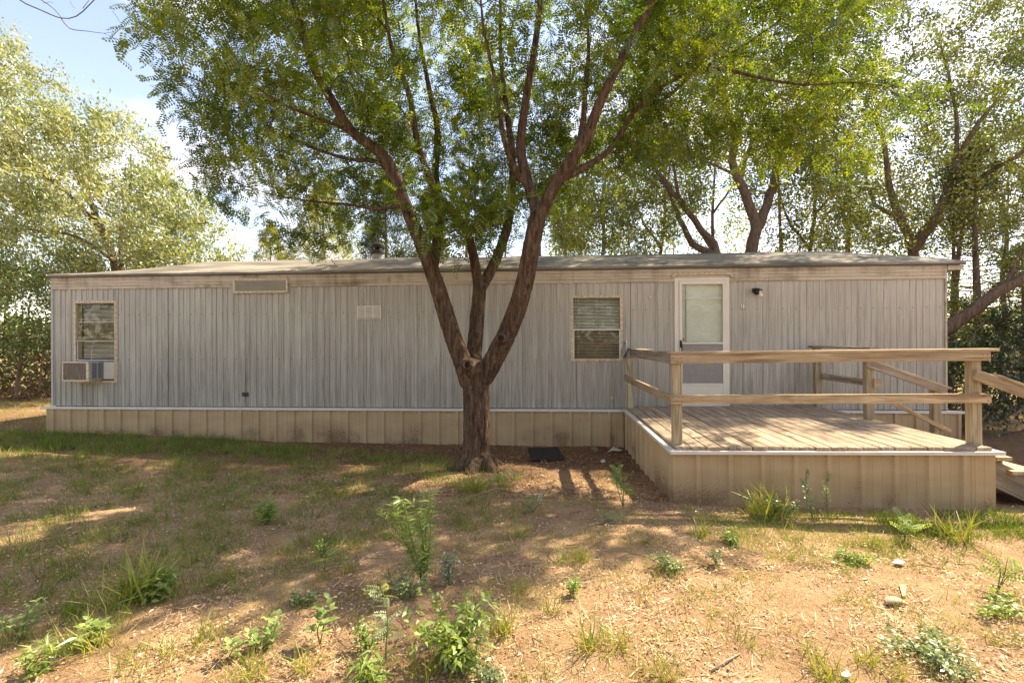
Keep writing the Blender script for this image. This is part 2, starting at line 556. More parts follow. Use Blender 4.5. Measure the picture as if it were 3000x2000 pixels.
# ------------------------------------------------------------------ mobile home
WY = 8.05            # face of the long wall
XL, XR = -8.56, 6.10
TILT = 0.0045
home = thing('mobile_home', (0, WY, 0), 'long grey ribbed metal mobile home with cream fascia and beige skirting', 'mobile home')
def H(px, py, Y=WY):
    p = at(px, py, Y)
    return p.x, p.z - p.x * TILT
ZB, ZT = 0.575, 2.60
o1 = H(176, 695); o2 = H(268, 828)
W1 = (o1[0], o2[0], H(268, 826)[1], o1[1])
W1_LOW = H(270, 875)[1]
a = H(544, 644); b = H(662, 669); W2 = (a[0], b[0], b[1], a[1])
a = H(1316, 683); b = H(1427, 825); W3 = (a[0], b[0], b[1], a[1])
a = H(1553, 643); b = H(1672, 800); DR = (a[0], b[0], ZB + 0.01, a[1])
OPEN = [W1, W3, DR, (W1[0], W1[1], W1_LOW, W1[2])]

def prof(x):
    """outward relief of the siding at x (m)"""
    if x < 1.75:
        k = 1.0 if x < -0.2 else 1.0 - 0.45 * min(1, (x + 0.2) / 1.9)
        q = (x + 50) % 0.196
        if q < 0.044: h = 0.015
        elif q < 0.052: h = 0.015 * (0.052 - q) / 0.008
        elif q < 0.098: h = 0.0
        elif q < 0.103: h = -0.0035
        elif q < 0.128: h = 0.007
        elif q < 0.133: h = -0.0035
        elif q < 0.188: h = 0.0
        else: h = 0.015 * (q - 0.188) / 0.008
        return h * k
    q = (x + 50) % 0.0955
    if q < 0.006: return -0.005
    q2 = (x + 50) % 0.191
    return 0.0025 if q2 < 0.0955 else 0.0

seams = [XL, X_at(270, WY)]
while seams[-1] + 0.865 < XR - 0.3: seams.append(seams[-1] + 0.865)
seams[-1] = X_at(2105, WY)
for i in range(len(seams) - 2, 1, -1):
    seams[i] = seams[i + 1] - 0.865 if seams[i + 1] - 0.865 > seams[1] + 0.5 else seams[i]
seams.append(XR)
seams = sorted(set(seams))
for s0, s1 in zip(seams[:-1], seams[1:]):
    if s1 - s0 < 0.05: continue
    off = 0.0015 * ((int(s0 * 10)) % 2)
    xs = list(np.arange(s0 + 0.0025, s1 - 0.003, 0.0049)) + [s1 - 0.0025]
    mb = MB()
    strips = {}
    for xa, xb in zip(xs[:-1], xs[1:]):
        xm = (xa + xb) / 2
        zr = [(ZB, ZT)]
        for (ox0, ox1, oz0, oz1) in OPEN:
            if ox0 < xm < ox1:
                nz = []
                for (z0, z1) in zr:
                    if oz0 > z0: nz.append((z0, min(z1, oz0)))
                    if oz1 < z1: nz.append((max(z0, oz1), z1))
                zr = [q for q in nz if q[1] - q[0] > 0.01]
        ya, yb = WY - prof(xa) - off, WY - prof(xb) - off
        for z0, z1 in zr:
            mb.add([(xa, ya, z0), (xb, yb, z0), (xb, yb, z1), (xa, ya, z1)], [(0, 1, 2, 3)])
    # edge returns so that each sheet has thickness
    for xe in (xs[0], xs[-1]):
        y = WY - prof(xe) - off
        mb.add([(xe, y, ZB), (xe, WY + 0.02, ZB), (xe, WY + 0.02, ZT), (xe, y, ZT)], [(0, 1, 2, 3)])
    a_ = np.array(mb.v); org = Vector(((s0 + s1) / 2, WY, ZB))
    me = bpy.data.meshes.new('siding_panel')
    me.from_pydata([(x - org.x, y - org.y, z - org.z) for x, y, z in mb.v], [], mb.f)
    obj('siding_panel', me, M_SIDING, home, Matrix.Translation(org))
# dark sheathing directly behind seams, end walls and back wall
DEP = 4.25
mb = MB()
mb.box((XL + 0.01, WY + 0.14, ZB), (XR - 0.01, WY + 0.16, ZT + 0.2))
part('inner_wall', mb, M_DARK, home)
boxpart('seam_backing', (XL + 0.01, WY + 0.021, ZB), (W1[0] - 0.02, WY + 0.03, ZT), M_DARK, home)
boxpart('seam_backing', (W1[1] + 0.02, WY + 0.021, ZB), (W3[0] - 0.02, WY + 0.03, ZT), M_DARK, home)
boxpart('seam_backing', (W3[1] + 0.02, WY + 0.021, ZB), (DR[0] - 0.02, WY + 0.03, ZT), M_DARK, home)
boxpart('seam_backing', (DR[1] + 0.02, WY + 0.021, ZB), (XR - 0.01, WY + 0.03, ZT), M_DARK, home)
for i, xe in enumerate((XL, XR)):
    mb = MB()
    ys = list(np.arange(WY, WY + DEP, 0.049)) + [WY + DEP]
    sg = -1 if i == 0 else 1
    for ya, yb in zip(ys[:-1], ys[1:]):
        ra = 0.006 * (int(ya / 0.098) % 2); rb = ra
        mb.add([(xe + sg * ra, ya, ZB), (xe + sg * rb, yb, ZB), (xe + sg * rb, yb, ZT + 0.2), (xe + sg * ra, ya, ZT + 0.2)], [(0, 1, 2, 3)])
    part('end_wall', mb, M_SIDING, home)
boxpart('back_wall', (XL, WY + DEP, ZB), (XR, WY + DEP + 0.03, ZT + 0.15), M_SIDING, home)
boxpart('floor_slab', (XL + 0.02, WY + 0.03, ZB - 0.06), (XR - 0.02, WY + DEP - 0.02, ZB - 0.004), M_DARK, home)
# corner trims
boxpart('corner_trim', (XL - 0.012, WY - 0.022, ZB), (XL + 0.028, WY + 0.002, 2.79), M_GREY, home, 0.003)
boxpart('corner_trim', (XR - 0.012, WY - 0.022, ZB), (XR + 0.016, WY + 0.002, 2.79), M_FASCIA, home, 0.003)
# screws
mb = MB()
for py, py2 in ((724, 706), (827, 816)):
    z0 = H(200, py)[1]; z1 = H(2100, py2)[1]
    x = XL + 0.1
    while x < XR:
        z = z0 + (z1 - z0) * (x - XL) / (XR - XL)
        if not any(a0 - 0.04 < x < a1 + 0.04 and b0 < z < b1 for a0, a1, b0, b1 in OPEN):
            y = WY - prof(x) - 0.004
            mb.tube([(x, y + 0.004, z), (x, y - 0.003, z)], 0.0065, 6)
        x += 0.191 + random.uniform(-0.01, 0.01)
tag(part('screw', mb, M_RUST, home), kind='stuff')

# fascia boards
FZ0, FZ1 = 2.585, 2.79
fx = [XL] + [X_at(p, WY) for p in (496, 897, 1318, 1766)] + [XR]
for i in range(len(fx) - 1):
    mb = MB()
    x0, x1 = fx[i] + 0.002, fx[i + 1] - 0.002
    prof_f = [(0.0, 0.014), (0.047, 0.014), (0.050, 0.006), (0.054, 0.018), (0.094, 0.019), (0.097, 0.014), (0.101, 0.020),
              (0.150, 0.021), (0.153, 0.015), (0.157, 0.022), (0.205, 0.022)]
    n = len(prof_f)
    vs = []
    for x in (x0, x1):
        for dz, dy in prof_f: vs.append((x, WY - 0.012 - dy, FZ0 + dz))
        vs.append((x, WY - 0.012, FZ1)); vs.append((x, WY - 0.012, FZ0))
    m = n + 2
    fs = [(k, (k + 1) % m, m + (k + 1) % m, m + k) for k in range(m)] + [tuple(range(m)), tuple(range(2 * m - 1, m - 1, -1))]
    mb.add(vs, fs)
    part('fascia_board', mb, M_FASCIA, home)

# bowed roof
def roof_z(t): return 2.845 + 0.50 * (1 - (1 - t) ** 1.75)
RX0, RX1 = XL - 0.02, 6.36
nrx = 120
prf = [(WY - 0.055, 2.795), (WY - 0.062, 2.815), (WY - 0.058, 2.842)]
for k in range(13):
    t_ = k / 12; prf.append((WY - 0.04 + t_ * (DEP / 2 + 0.04), roof_z(t_)))
for k in range(11, -1, -1):
    t_ = k / 12; prf.append((WY + DEP + 0.04 - t_ * (DEP / 2 + 0.04), roof_z(t_)))
prf += [(WY + DEP + 0.06, 2.80)]
V = []
for i in range(nrx + 1):
    x = RX0 + (RX1 - RX0) * i / nrx
    for j, (y, z) in enumerate(prf):
        dz = 0.010 * noise.noise((x * 1.3, y * 1.3, 2)) + 0.005 * noise.noise((x * 6, y * 5, 7)) if j > 1 else 0
        if abs(x - (-2.55)) < 0.6: dz += 0.01
        e_ = min(1.0, 0.45 + 0.55 * min(1.0, (x - RX0) / 2.0), 0.70 + 0.30 * min(1.0, (RX1 - x) / 1.2))
        V.append((x, y, (2.845 + (z - 2.845) * e_ if j > 2 else z) + dz))
n = len(prf)
F = [(i * n + j, (i + 1) * n + j, (i + 1) * n + j + 1, i * n + j + 1) for i in range(nrx) for j in range(n - 1)]
rm = MB(); rm.add(V, F)
roof = part('roof', rm, M_ROOF, home, 0, True)
for xe, sg in ((RX0 + 0.001, 1), (RX1 - 0.001, -1)):
    mb = MB()
    ee = 0.45 if sg > 0 else 0.70
    pp = [(y, 2.845 + (z - 2.845) * ee if z > 2.845 else z) for y, z in prf[1:-1]]
    vs = [(xe, y, z - 0.012) for y, z in pp] + [(xe + sg * 0.02, y, z - 0.012) for y, z in pp]
    m = len(prf) - 2
    mb.add(vs, [tuple(range(m)), tuple(range(2 * m - 1, m - 1, -1))] + [(k, (k + 1) % m, m + (k + 1) % m, m + k) for k in range(m)])
    part('gable_end', mb, M_FASCIA, home)
boxpart('drip_edge', (RX0, WY - 0.066, 2.788), (RX1, WY - 0.058, 2.806), M_DKGREY, home)
# eave return at the right end
boxpart('eave_return', (XR + 0.018, WY - 0.034, 2.715), (RX1 - 0.01, WY + 0.03, 2.788), M_FASCIA, home, 0.004)
boxpart('soffit', (XR + 0.018, WY + 0.031, 2.725), (RX1 - 0.01, WY + DEP, 2.745), M_FASCIA, home)
# roof vents
vp = at(868, 598, 9.3)
cy_ = 9.5; cx_ = X_at(868, cy_)
vent = boxpart('roof_vent', (cx_ - 0.30, cy_ - 0.2, 3.19), (cx_ + 0.30, cy_ + 0.25, 3.245), M_ROOF, home, 0.02)
zt = at(868, 559, cy_).z
mb = MB().tube([(cx_, cy_, 3.2), (cx_, cy_, zt - 0.16)], 0.092, 20)
for k in range(4): ring(mb, (cx_, cy_, 3.28 + k * 0.022), 0.101, 0.09, 0, 0.008, 20, 'z')
part('vent_pipe', mb, M_GREY, vent, 0, False)
mb = MB(); mb.tube([(cx_, cy_, zt - 0.20), (cx_, cy_, zt - 0.175), (cx_, cy_, zt - 0.13), (cx_, cy_, zt - 0.125)], [0.12, 0.148, 0.148, 0.10], 24)
part('vent_collar', mb, M_DKGREY, vent)
mb = MB(); mb.tube([(cx_, cy_, zt - 0.125), (cx_, cy_, zt - 0.05)], 0.06, 12)
for k in range(8):
    a = k * math.pi / 4 + 0.2
    mb.box((cx_ + 0.125 * math.cos(a) - 0.006, cy_ + 0.125 * math.sin(a) - 0.006, zt - 0.13), (cx_ + 0.125 * math.cos(a) + 0.006, cy_ + 0.125 * math.sin(a) + 0.006, zt - 0.045))
part('vent_louvre', mb, M_BLACK, vent)
mb = MB(); mb.tube([(cx_, cy_, zt - 0.06), (cx_, cy_, zt - 0.055), (cx_, cy_, zt - 0.012), (cx_, cy_, zt)], [0.135, 0.15, 0.15, 0.135], 24)
part('vent_cap', mb, M_DKGREY, vent)
cy2 = 9.1; cx2 = X_at(742, cy2)
v2 = part('vent_stub', MB().tube([(cx2, cy2, 3.12), (cx2, cy2, 3.235)], 0.026, 12), M_GREY, home)
part('stub_cap', MB().tube([(cx2, cy2, 3.225), (cx2, cy2, 3.245), (cx2, cy2, 3.26)], [0.05, 0.05, 0.02], 12), M_DKGREY, v2)

# skirting
def skirt_mesh(x0, x1, z0, z1, rib=0.305, phase=0.0):
    """ribbed sheet lying in local y=0 facing -y"""
    pts = []
    x = x0
    marks = []
    k = math.floor((x0 - phase) / rib)
    while phase + k * rib < x1 + rib:
        c = phase + k * rib
        marks += [(c - 0.032, 0.0), (c - 0.019, 0.026), (c + 0.019, 0.026), (c + 0.032, 0.0),
                  (c + 0.098, 0), (c + 0.103, 0.004), (c + 0.116, 0.004), (c + 0.121, 0),
                  (c + 0.184, 0), (c + 0.189, 0.004), (c + 0.202, 0.004), (c + 0.207, 0)]
        k += 1
    pts = [(x0, 0.0)] + [m for m in marks if x0 + 0.002 < m[0] < x1 - 0.002] + [(x1, 0.0)]
    pts.sort()
    return pts
def skirt_run(p0, d, total, zf0, zf1, ztop, parent, phase=0.0, width=0.914, name='skirting_panel', zbot=None):
    """panels along direction d (unit xy) from p0; normal is d rotated clockwise (towards the camera side)"""
    d = Vector((d[0], d[1], 0)).normalized(); nrm = Vector((d.y, -d.x, 0))
    s = 0.0
    while s < total - 0.02:
        e = min(total, s + width)
        pts = skirt_mesh(s + 0.001, e - 0.001, 0, 1, 0.305, phase)
        mb = MB()
        lean = random.uniform(-0.004, 0.004)
        drop = random.uniform(-0.012, 0.012)
        for (xa, ha), (xb, hb) in zip(pts[:-1], pts[1:]):
            za = zbot(s) + drop; zb = zbot(e) + drop
            A = Vector(p0) + d * xa + nrm * ha; B = Vector(p0) + d * xb + nrm * hb
            ua = za + (zb - za) * (xa - s) / (e - s); ub = za + (zb - za) * (xb - s) / (e - s)
            mb.add([(A.x + nrm.x * lean, A.y + nrm.y * lean, ua), (B.x + nrm.x * lean, B.y + nrm.y * lean, ub), (B.x, B.y, ztop(e)), (A.x, A.y, ztop(s))], [(0, 1, 2, 3)])
            mb.add([(A.x, A.y, ztop(s)), (B.x, B.y, ztop(e)), (B.x - nrm.x * 0.03, B.y - nrm.y * 0.03, ztop(e)), (A.x - nrm.x * 0.03, A.y - nrm.y * 0.03, ztop(s))], [(0, 1, 2, 3)])
        org = Vector(p0) + d * (s + e) / 2; org.z = 0
        me = bpy.data.meshes.new(name)
        me.from_pydata([(x - org.x, y - org.y, z - org.z) for x, y, z in mb.v], [], mb.f)
        obj(name, me, M_SKIRT, parent, Matrix.Translation(org))
        s = e
SKY_ = WY - 0.075
zh = lambda s: 0.552
def hb(s):
    x = XL - 0.045 + s
    return gz(x, SKY_) - x * TILT - 0.015
skirt_run((XL - 0.045, SKY_, 0), (1, 0), 1.22 - (XL - 0.045), 0, 0, zh, home, 0.14, zbot=hb)
def hb2(s):
    x = 4.3 + s
    return gz(x, SKY_) - x * TILT - 0.01
skirt_run((4.3, SKY_, 0), (1, 0), XR + 0.17 - 4.3, 0, 0, zh, home, 0.1, zbot=hb2)
skirt_run((XL - 0.045, SKY_ + DEP + 0.2, 0), (0, -1), DEP + 0.2, 0, 0, zh, home, 0.1, zbot=lambda s: 0.05)
skirt_run((XR + 0.17, SKY_, 0), (0, 1), DEP + 0.2, 0, 0, zh, home, 0.1, zbot=lambda s: -0.05)
# white trim along the skirting top
def trim(x0, x1, parent=home):
    mb = MB()
    mb.box((x0, SKY_ - 0.030, 0.548), (x1, WY - 0.004, 0.566)).box((x0, SKY_ - 0.034, 0.530), (x1, SKY_ - 0.030, 0.566))
    part('skirting_trim', mb, M_WHITE, parent, 0.001)
tx = [XL - 0.12, -5.3, -2.2, 0.3, 1.24]
for a, b in zip(tx[:-1], tx[1:]): trim(a + 0.001, b - 0.001)
trim(4.26, XR + 0.21)

# windows
def win_frame(w, parent, flange=0.028, mat=M_CREAM, low=None):
    x0, x1, z0, z1 = w
    if low is not None: z0 = low
    y = WY - 0.016
    mb = MB()
    f = flange
    mb.box((x0 - f, y - 0.004, z1), (x1 + f, y + 0.022, z1 + f)).box((x0 - f, y - 0.004, z0 - f), (x1 + f, y + 0.022, z0))
    mb.box((x0 - f, y - 0.004, z0), (x0, y + 0.022, z1)).box((x1, y - 0.004, z0), (x1 + f, y + 0.022, z1))
    # inner lip
    mb.box((x0, y - 0.012, z0), (x0 + 0.012, y + 0.12, z1)).box((x1 - 0.012, y - 0.012, z0), (x1, y + 0.12, z1))
    mb.box((x0 + 0.012, y - 0.012, z1 - 0.012), (x1 - 0.012, y + 0.12, z1)).box((x0 + 0.012, y - 0.012, z0), (x1 - 0.012, y + 0.12, z0 + 0.012))
    fr = part('window_frame', mb, mat, parent, 0.0015)
    sc = MB()
    n = max(4, int((x1 - x0) / 0.085))
    for i in range(n + 1):
        x = x0 - f * 0.4 + (x1 - x0 + f * 0.8) * i / n
        for z in (z0 - f * 0.55, z1 + f * 0.55): sc.box((x - 0.004, y - 0.010, z - 0.006), (x + 0.004, y - 0.003, z + 0.006))
    n = max(2, int((z1 - z0) / 0.085))
    for i in range(1, n):
        z = z0 + (z1 - z0) * i / n
        for x in (x0 - f * 0.6, x1 + f * 0.6): sc.box((x - 0.006, y - 0.010, z - 0.004), (x + 0.006, y - 0.003, z + 0.004))
    tag(part('frame_screw', sc, M_RUST, parent), kind='stuff')
    return fr

SLAT = {}
def blinds(x0, x1, z0, z1, y, parent, pitch=0.0215, tilt=0.5):
    key = round(x1 - x0, 3)
    if key not in SLAT:
        w = 0.0125; L = (x1 - x0) / 2
        mb = MB()
        vs = []; fs = []
        for sx in (-L, L):
            for q in (-1, -0.33, 0.33, 1):
                vs.append((sx, q * w * math.cos(tilt), q * w * math.sin(tilt) + 0.0015 * (1 - q * q)))
        fs = [(0, 4, 5, 1), (1, 5, 6, 2), (2, 6, 7, 3)]
        me = bpy.data.meshes.new('slat'); me.from_pydata(vs, [], fs); me.materials.append(M_BLIND)
        SLAT[key] = me
    z = z1 - 0.02
    while z > z0 + 0.01:
        o = bpy.data.objects.new('slat', SLAT[key])
        m = Matrix.Translation(((x0 + x1) / 2, y, z)) @ Matrix.Rotation(random.uniform(-0.004, 0.004), 4, 'Y')
        place(o, parent, m)
        z -= pitch

# left window
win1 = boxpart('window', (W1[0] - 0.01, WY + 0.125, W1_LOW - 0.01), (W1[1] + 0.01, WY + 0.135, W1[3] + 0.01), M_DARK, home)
win_frame(W1, win1, 0.026, M_CREAM, W1_LOW)
zr1 = H(220, 740)[1]; zr2 = H(220, 783)[1]
xw0, xw1 = W1[0] + 0.012, W1[1] - 0.012
boxpart('sash_rail', (xw0, WY - 0.022, zr2 - 0.009), (xw1, WY + 0.02, zr2 + 0.009), M_GREY, win1, 0.002)
boxpart('sash_rail', (xw0 + 0.03, WY - 0.005, zr1 - 0.006), (xw1, WY + 0.012, zr1 + 0.006), M_CREAM, win1, 0.002)
boxpart('window_sill', (xw0 + 0.02, WY - 0.025, W1[2] - 0.02), (xw1, WY + 0.02, W1[2] + 0.006), M_GREY, win1, 0.002)
boxpart('sash_stile', (xw0 + 0.02, WY - 0.016, W1[2] + 0.006), (xw0 + 0.035, WY + 0.01, zr2 - 0.010), M_GREY, win1, 0.002)
boxpart('glass_pane', (xw0, WY - 0.004, W1[2] + 0.006), (xw1, WY - 0.001, zr2 - 0.010), M_GLASS, win1)
boxpart('glass_pane', (xw0, WY + 0.014, zr1 + 0.007), (xw1, WY + 0.017, W1[3] - 0.013), M_GLASS, win1)
boxpart('glass_pane', (xw0 + 0.03, WY - 0.001, zr2 + 0.010), (xw1, WY + 0.002, zr1 - 0.007), mat_glass('dusty_glass', (0.86, 0.83, 0.76), 0.12), win1)
blinds(xw0 + 0.07, xw1 - 0.004, W1[2] + 0.02, W1[3] - 0.01, WY + 0.06, win1, 0.0225, 0.45)
# middle window
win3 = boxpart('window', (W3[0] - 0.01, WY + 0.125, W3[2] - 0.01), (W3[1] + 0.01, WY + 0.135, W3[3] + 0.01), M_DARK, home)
win_frame(W3, win3, 0.026)
xw0, xw1 = W3[0] + 0.012, W3[1] - 0.012
zr = H(1370, 757)[1]
boxpart('sash_rail', (xw0, WY - 0.024, zr - 0.012), (xw1, WY + 0.02, zr + 0.010), M_WHITE, win3, 0.002)
boxpart('sash_stile', (xw0, WY - 0.02, W3[2] + 0.012), (xw0 + 0.016, WY + 0.01, zr - 0.013), M_WHITE, win3, 0.002)
boxpart('sash_stile', (xw1 - 0.016, WY - 0.02, W3[2] + 0.012), (xw1, WY + 0.01, zr - 0.013), M_WHITE, win3, 0.002)
boxpart('glass_pane', (xw0 + 0.016, WY - 0.006, W3[2] + 0.012), (xw1 - 0.016, WY - 0.003, zr - 0.013), mat_glass('screened_glass', (0.80, 0.77, 0.72), 0.12), win3)
boxpart('glass_pane', (xw0, WY + 0.014, zr + 0.011), (xw1, WY + 0.017, W3[3] - 0.013), M_GLASS, win3)
blinds(xw0 + 0.004, xw1 - 0.004, W3[2] + 0.01, W3[3] - 0.01, WY + 0.055, win3, 0.0235, 0.6)
for fx_ in (0.12, 0.5, 0.88):
    x = xw0 + (xw1 - xw0) * fx_
    boxpart('blind_cord', (x - 0.0015, WY + 0.035, W3[2] + 0.02), (x + 0.0015, WY + 0.038, W3[3] - 0.02), M_BLIND, win3)
# high narrow window
x0, x1, z0, z1 = W2
win2 = boxpart('window', (x0, WY - 0.035, z0), (x1, WY - 0.012, z1), M_CREAM, home)
mb = MB(); f = 0.028; y = WY - 0.05
mb.box((x0 - f, y, z1 - 0.006), (x1 + f, y + 0.035, z1 + f)).box((x0 - f, y, z0 - f), (x1 + f, y + 0.035, z0 + 0.006))
mb.box((x0 - f, y, z0 + 0.006), (x0 + 0.006, y + 0.035, z1 - 0.006)).box((x1 - 0.006, y, z0 + 0.006), (x1 + f, y + 0.035, z1 - 0.006))
part('window_frame', mb, M_CREAM, win2, 0.004)
boxpart('glass_pane', (x0 + 0.02, y + 0.006, z0 + 0.012), (x1 - 0.012, y + 0.012, z1 - 0.018), M_PANE, win2)
sc = MB()
for i in range(12):
    x = x0 - 0.01 + (x1 - x0 + 0.02) * i / 11
    for z in (z0 - 0.016, z1 + 0.014): sc.box((x - 0.004, y - 0.004, z - 0.004), (x + 0.004, y, z + 0.004))
tag(part('frame_screw', sc, M_RUST, win2), kind='stuff')

# air conditioner
AX0, AX1, AY0, AZ0, AZ1 = -8.08, -7.61, 7.75, 0.985, 1.312
ac = thing('window_air_conditioner', ((AX0 + AX1) / 2, AY0 + 0.15, AZ0), 'cream window air conditioner jutting out under the left window', 'air conditioner')
mb = MB().box((AX0 + 0.006, AY0 + 0.02, AZ0 + 0.006), (AX1 - 0.006, WY - 0.022, AZ1 - 0.006)); part('case', mb, M_GREY, ac, 0.003)
mb = MB(); y = AY0
mb.box((AX0, y, AZ1 - 0.022), (AX1, y + 0.02, AZ1)).box((AX0, y, AZ0), (AX1, y + 0.02, AZ0 + 0.022))
mb.box((AX0, y, AZ0 + 0.022), (AX0 + 0.018, y + 0.02, AZ1 - 0.022)).box((AX1 - 0.045, y, AZ0 + 0.022), (AX1, y + 0.02, AZ1 - 0.022))
part('front_frame', mb, M_CREAM, ac, 0.003)
boxpart('coil_panel', (AX0 + 0.018, AY0 + 0.008, AZ0 + 0.022), (AX1 - 0.045, AY0 + 0.018, AZ1 - 0.022), simple('dusty_coil_fins', (0.17, 0.145, 0.115), 0.9, 0.35, 70, 0.2, 0, (1, 1, 0.1)), ac)
boxpart('side_vent_backing', (AX1 - 0.006, AY0 + 0.07, AZ0 + 0.04), (AX1 - 0.003, AY0 + 0.25, AZ1 - 0.03), M_BLACK, ac)
for k in range(17):
    z = AZ0 + 0.045 + k * 0.0148
    for ya, yb in ((0.068, 0.155), (0.165, 0.252)):
        boxpart('louvre', (AX1 - 0.003, AY0 + ya, z), (AX1 + 0.004, AY0 + yb, z + 0.006), M_GREY, ac)
boxpart('vent_bar', (AX1 - 0.003, AY0 + 0.155, AZ0 + 0.04), (AX1 + 0.006, AY0 + 0.165, AZ1 - 0.03), M_GREY, ac)
mb = MB()
xa = AX1 + 0.002; xb = W1[1] - 0.02; n = 18
for k in range(n):
    xk = xa + (xb - xa) * k / n; xk1 = xa + (xb - xa) * (k + 1) / n
    yy0 = WY - 0.02 - (0.012 if k % 2 else 0); yy1 = WY - 0.02 - (0 if k % 2 else 0.012)
    mb.add([(xk, yy0, AZ0 + 0.02), (xk1, yy1, AZ0 + 0.02), (xk1, yy1, AZ1 - 0.012), (xk, yy0, AZ1 - 0.012)], [(0, 1, 2, 3)])
part('accordion_panel', mb, M_WHITE, ac)
boxpart('panel_frame', (xb, WY - 0.034, AZ0 + 0.01), (xb + 0.016, WY - 0.018, AZ1 - 0.005), M_CREAM, ac)
cord = MB().tube([at(232, 733, WY - 0.05) , at(211, 800, WY - 0.12), (AX1 - 0.06, AY0 + 0.12, AZ1 + 0.02), (AX1 - 0.07, AY0 + 0.11, AZ1 - 0.004)], [0.0022, 0.0025, 0.006, 0.006], 5)
tag(part('antenna_wire', cord, M_GREY, None), 'thin pale wire running from the left window to the air conditioner', 'wire')

# wall vent
a = H(823, 703); b = H(878, 732)
vt = boxpart('wall_vent', (a[0], WY - 0.022, b[1]), (b[0], WY - 0.012, a[1]), M_BLACK, home)
VM = simple('cream_vent_metal', (0.80, 0.74, 0.58), 0.5, 0.08, 30)
mb = MB(); f = 0.012
mb.box((a[0], WY - 0.03, a[1] - f * 1.4), (b[0], WY - 0.022, a[1])).box((a[0], WY - 0.03, b[1]), (b[0], WY - 0.022, b[1] + f))
for k in range(4):
    x = a[0] + (b[0] - a[0] - f) * k / 3
    mb.box((x, WY - 0.03, b[1] + f), (x + f, WY - 0.022, a[1] - f * 1.4))
part('vent_frame', mb, VM, vt)
for k in range(9):
    z = b[1] + 0.02 + k * (a[1] - b[1] - 0.04) / 9
    mb = MB(); mb.add([(a[0] + f, WY - 0.034, z), (b[0] - f, WY - 0.034, z), (b[0] - f, WY - 0.022, z + 0.015), (a[0] + f, WY - 0.022, z + 0.015)], [(0, 1, 2, 3)])
    part('vent_louvre', mb, VM, vt)
# low exhaust outlet, hose bib, door bell plate, number plate
p = H(565, 905)
ex = boxpart('exhaust_outlet', (p[0] - 0.055, WY - 0.03, p[1] - 0.035), (p[0] + 0.055, WY - 0.012, p[1] + 0.035), M_DKGREY, home, 0.006)
boxpart('outlet_hole', (p[0] - 0.012, WY - 0.033, p[1] - 0.022), (p[0] + 0.03, WY - 0.031, p[1] + 0.014), M_BLACK, ex)
p = H(1405, 913)
mb = MB(); ring(mb, (p[0], WY - 0.02, p[1]), 0.02, 0.009, -0.008, 0.008, 14)
fa = part('pipe_outlet', mb, M_CREAM, home)
p = H(1494, 682)
mb = MB().tube([(p[0], WY - 0.005, p[1]), (p[0], WY - 0.022, p[1])], 0.018, 12)
part('door_bell', mb, M_CREAM, home)
p = H(1706, 704)
plate = boxpart('number_plate', (p[0] - 0.021, WY - 0.017, p[1] - 0.035), (p[0] + 0.021, WY - 0.010, p[1] + 0.035), M_DOORW, home, 0.001)
fc = bpy.data.curves.new('letter', 'FONT'); fc.body = 'J'; fc.size = 0.085; fc.align_x = 'CENTER'; fc.extrude = 0.0008
fc.materials.append(M_RUST)
lt0 = bpy.data.objects.new('letter', fc); COL.objects.link(lt0); bpy.context.view_layer.update()
lme = bpy.data.meshes.new_from_object(lt0.evaluated_get(bpy.context.evaluated_depsgraph_get()))
bpy.data.objects.remove(lt0)
lt = bpy.data.objects.new('letter', lme)
place(lt, plate, Matrix.Translation((p[0] - 0.002, WY - 0.0185, p[1] - 0.026)) @ Matrix.Rotation(math.radians(90), 4, 'X'))

# storm door
x0, x1, z0, z1 = DR
door = boxpart('door', (x0, WY + 0.03, z0), (x1, WY + 0.06, z1), simple('inner_door_paint', (0.72, 0.69, 0.60), 0.5, 0.06, 3), home)
zs = H(1612, 685)[1]
mb = MB(); fw = 0.045
mb.box((x0 - 0.02, WY - 0.03, z1 - 0.01), (x1 + 0.02, WY + 0.02, z1 + 0.03))
mb.box((x0 - 0.02, WY - 0.03, z0), (x0 + fw, WY + 0.02, z1 - 0.01)).box((x1 - 0.032, WY - 0.03, z0), (x1 + 0.02, WY + 0.02, z1 - 0.01))
part('door_frame', mb, M_DOORW, door, 0.003)
sx0, sx1 = x0 + fw + 0.004, x1 - 0.036
st = 0.045
za = H(1612, 788)[1]; zb_ = H(1612, 880)[1]
mb = MB()
ys0, ys1 = WY - 0.04, WY - 0.008
mb.box((sx0, ys0, z1 - 0.075), (sx1, ys1, z1 - 0.014)).box((sx0, ys0, z0 + 0.01), (sx0 + st, ys1, z1 - 0.075)).box((sx1 - st, ys0, z0 + 0.01), (sx1, ys1, z1 - 0.075))
mb.box((sx0 + st, ys0, za - 0.014), (sx1 - st, ys1, za + 0.014))
mb.box((sx0 + st, ys0, zb_ - 0.03), (sx1 - st, ys1, zb_)).box((sx0 + st, ys0 + 0.006, z0 + 0.01), (sx1 - st, ys1, zb_ - 0.03))
part('storm_door_frame', mb, M_DOORW, door, 0.003)
boxpart('glass_pane', (sx0 + st, WY - 0.024, za + 0.014), (sx1 - st, WY - 0.020, z1 - 0.075), M_GLASS2, door)
boxpart('pane_divider', (sx0 + st, WY - 0.030, zs - 0.004), (sx1 - st, WY - 0.0245, zs + 0.004), M_DOORW, door)
boxpart('lower_screen', (sx0 + st, WY - 0.022, zb_), (sx1 - st, WY - 0.018, za - 0.014), simple('door_screen', (0.30, 0.275, 0.25), 0.7, 0.08, 12), door)
hx = sx0 + 0.02
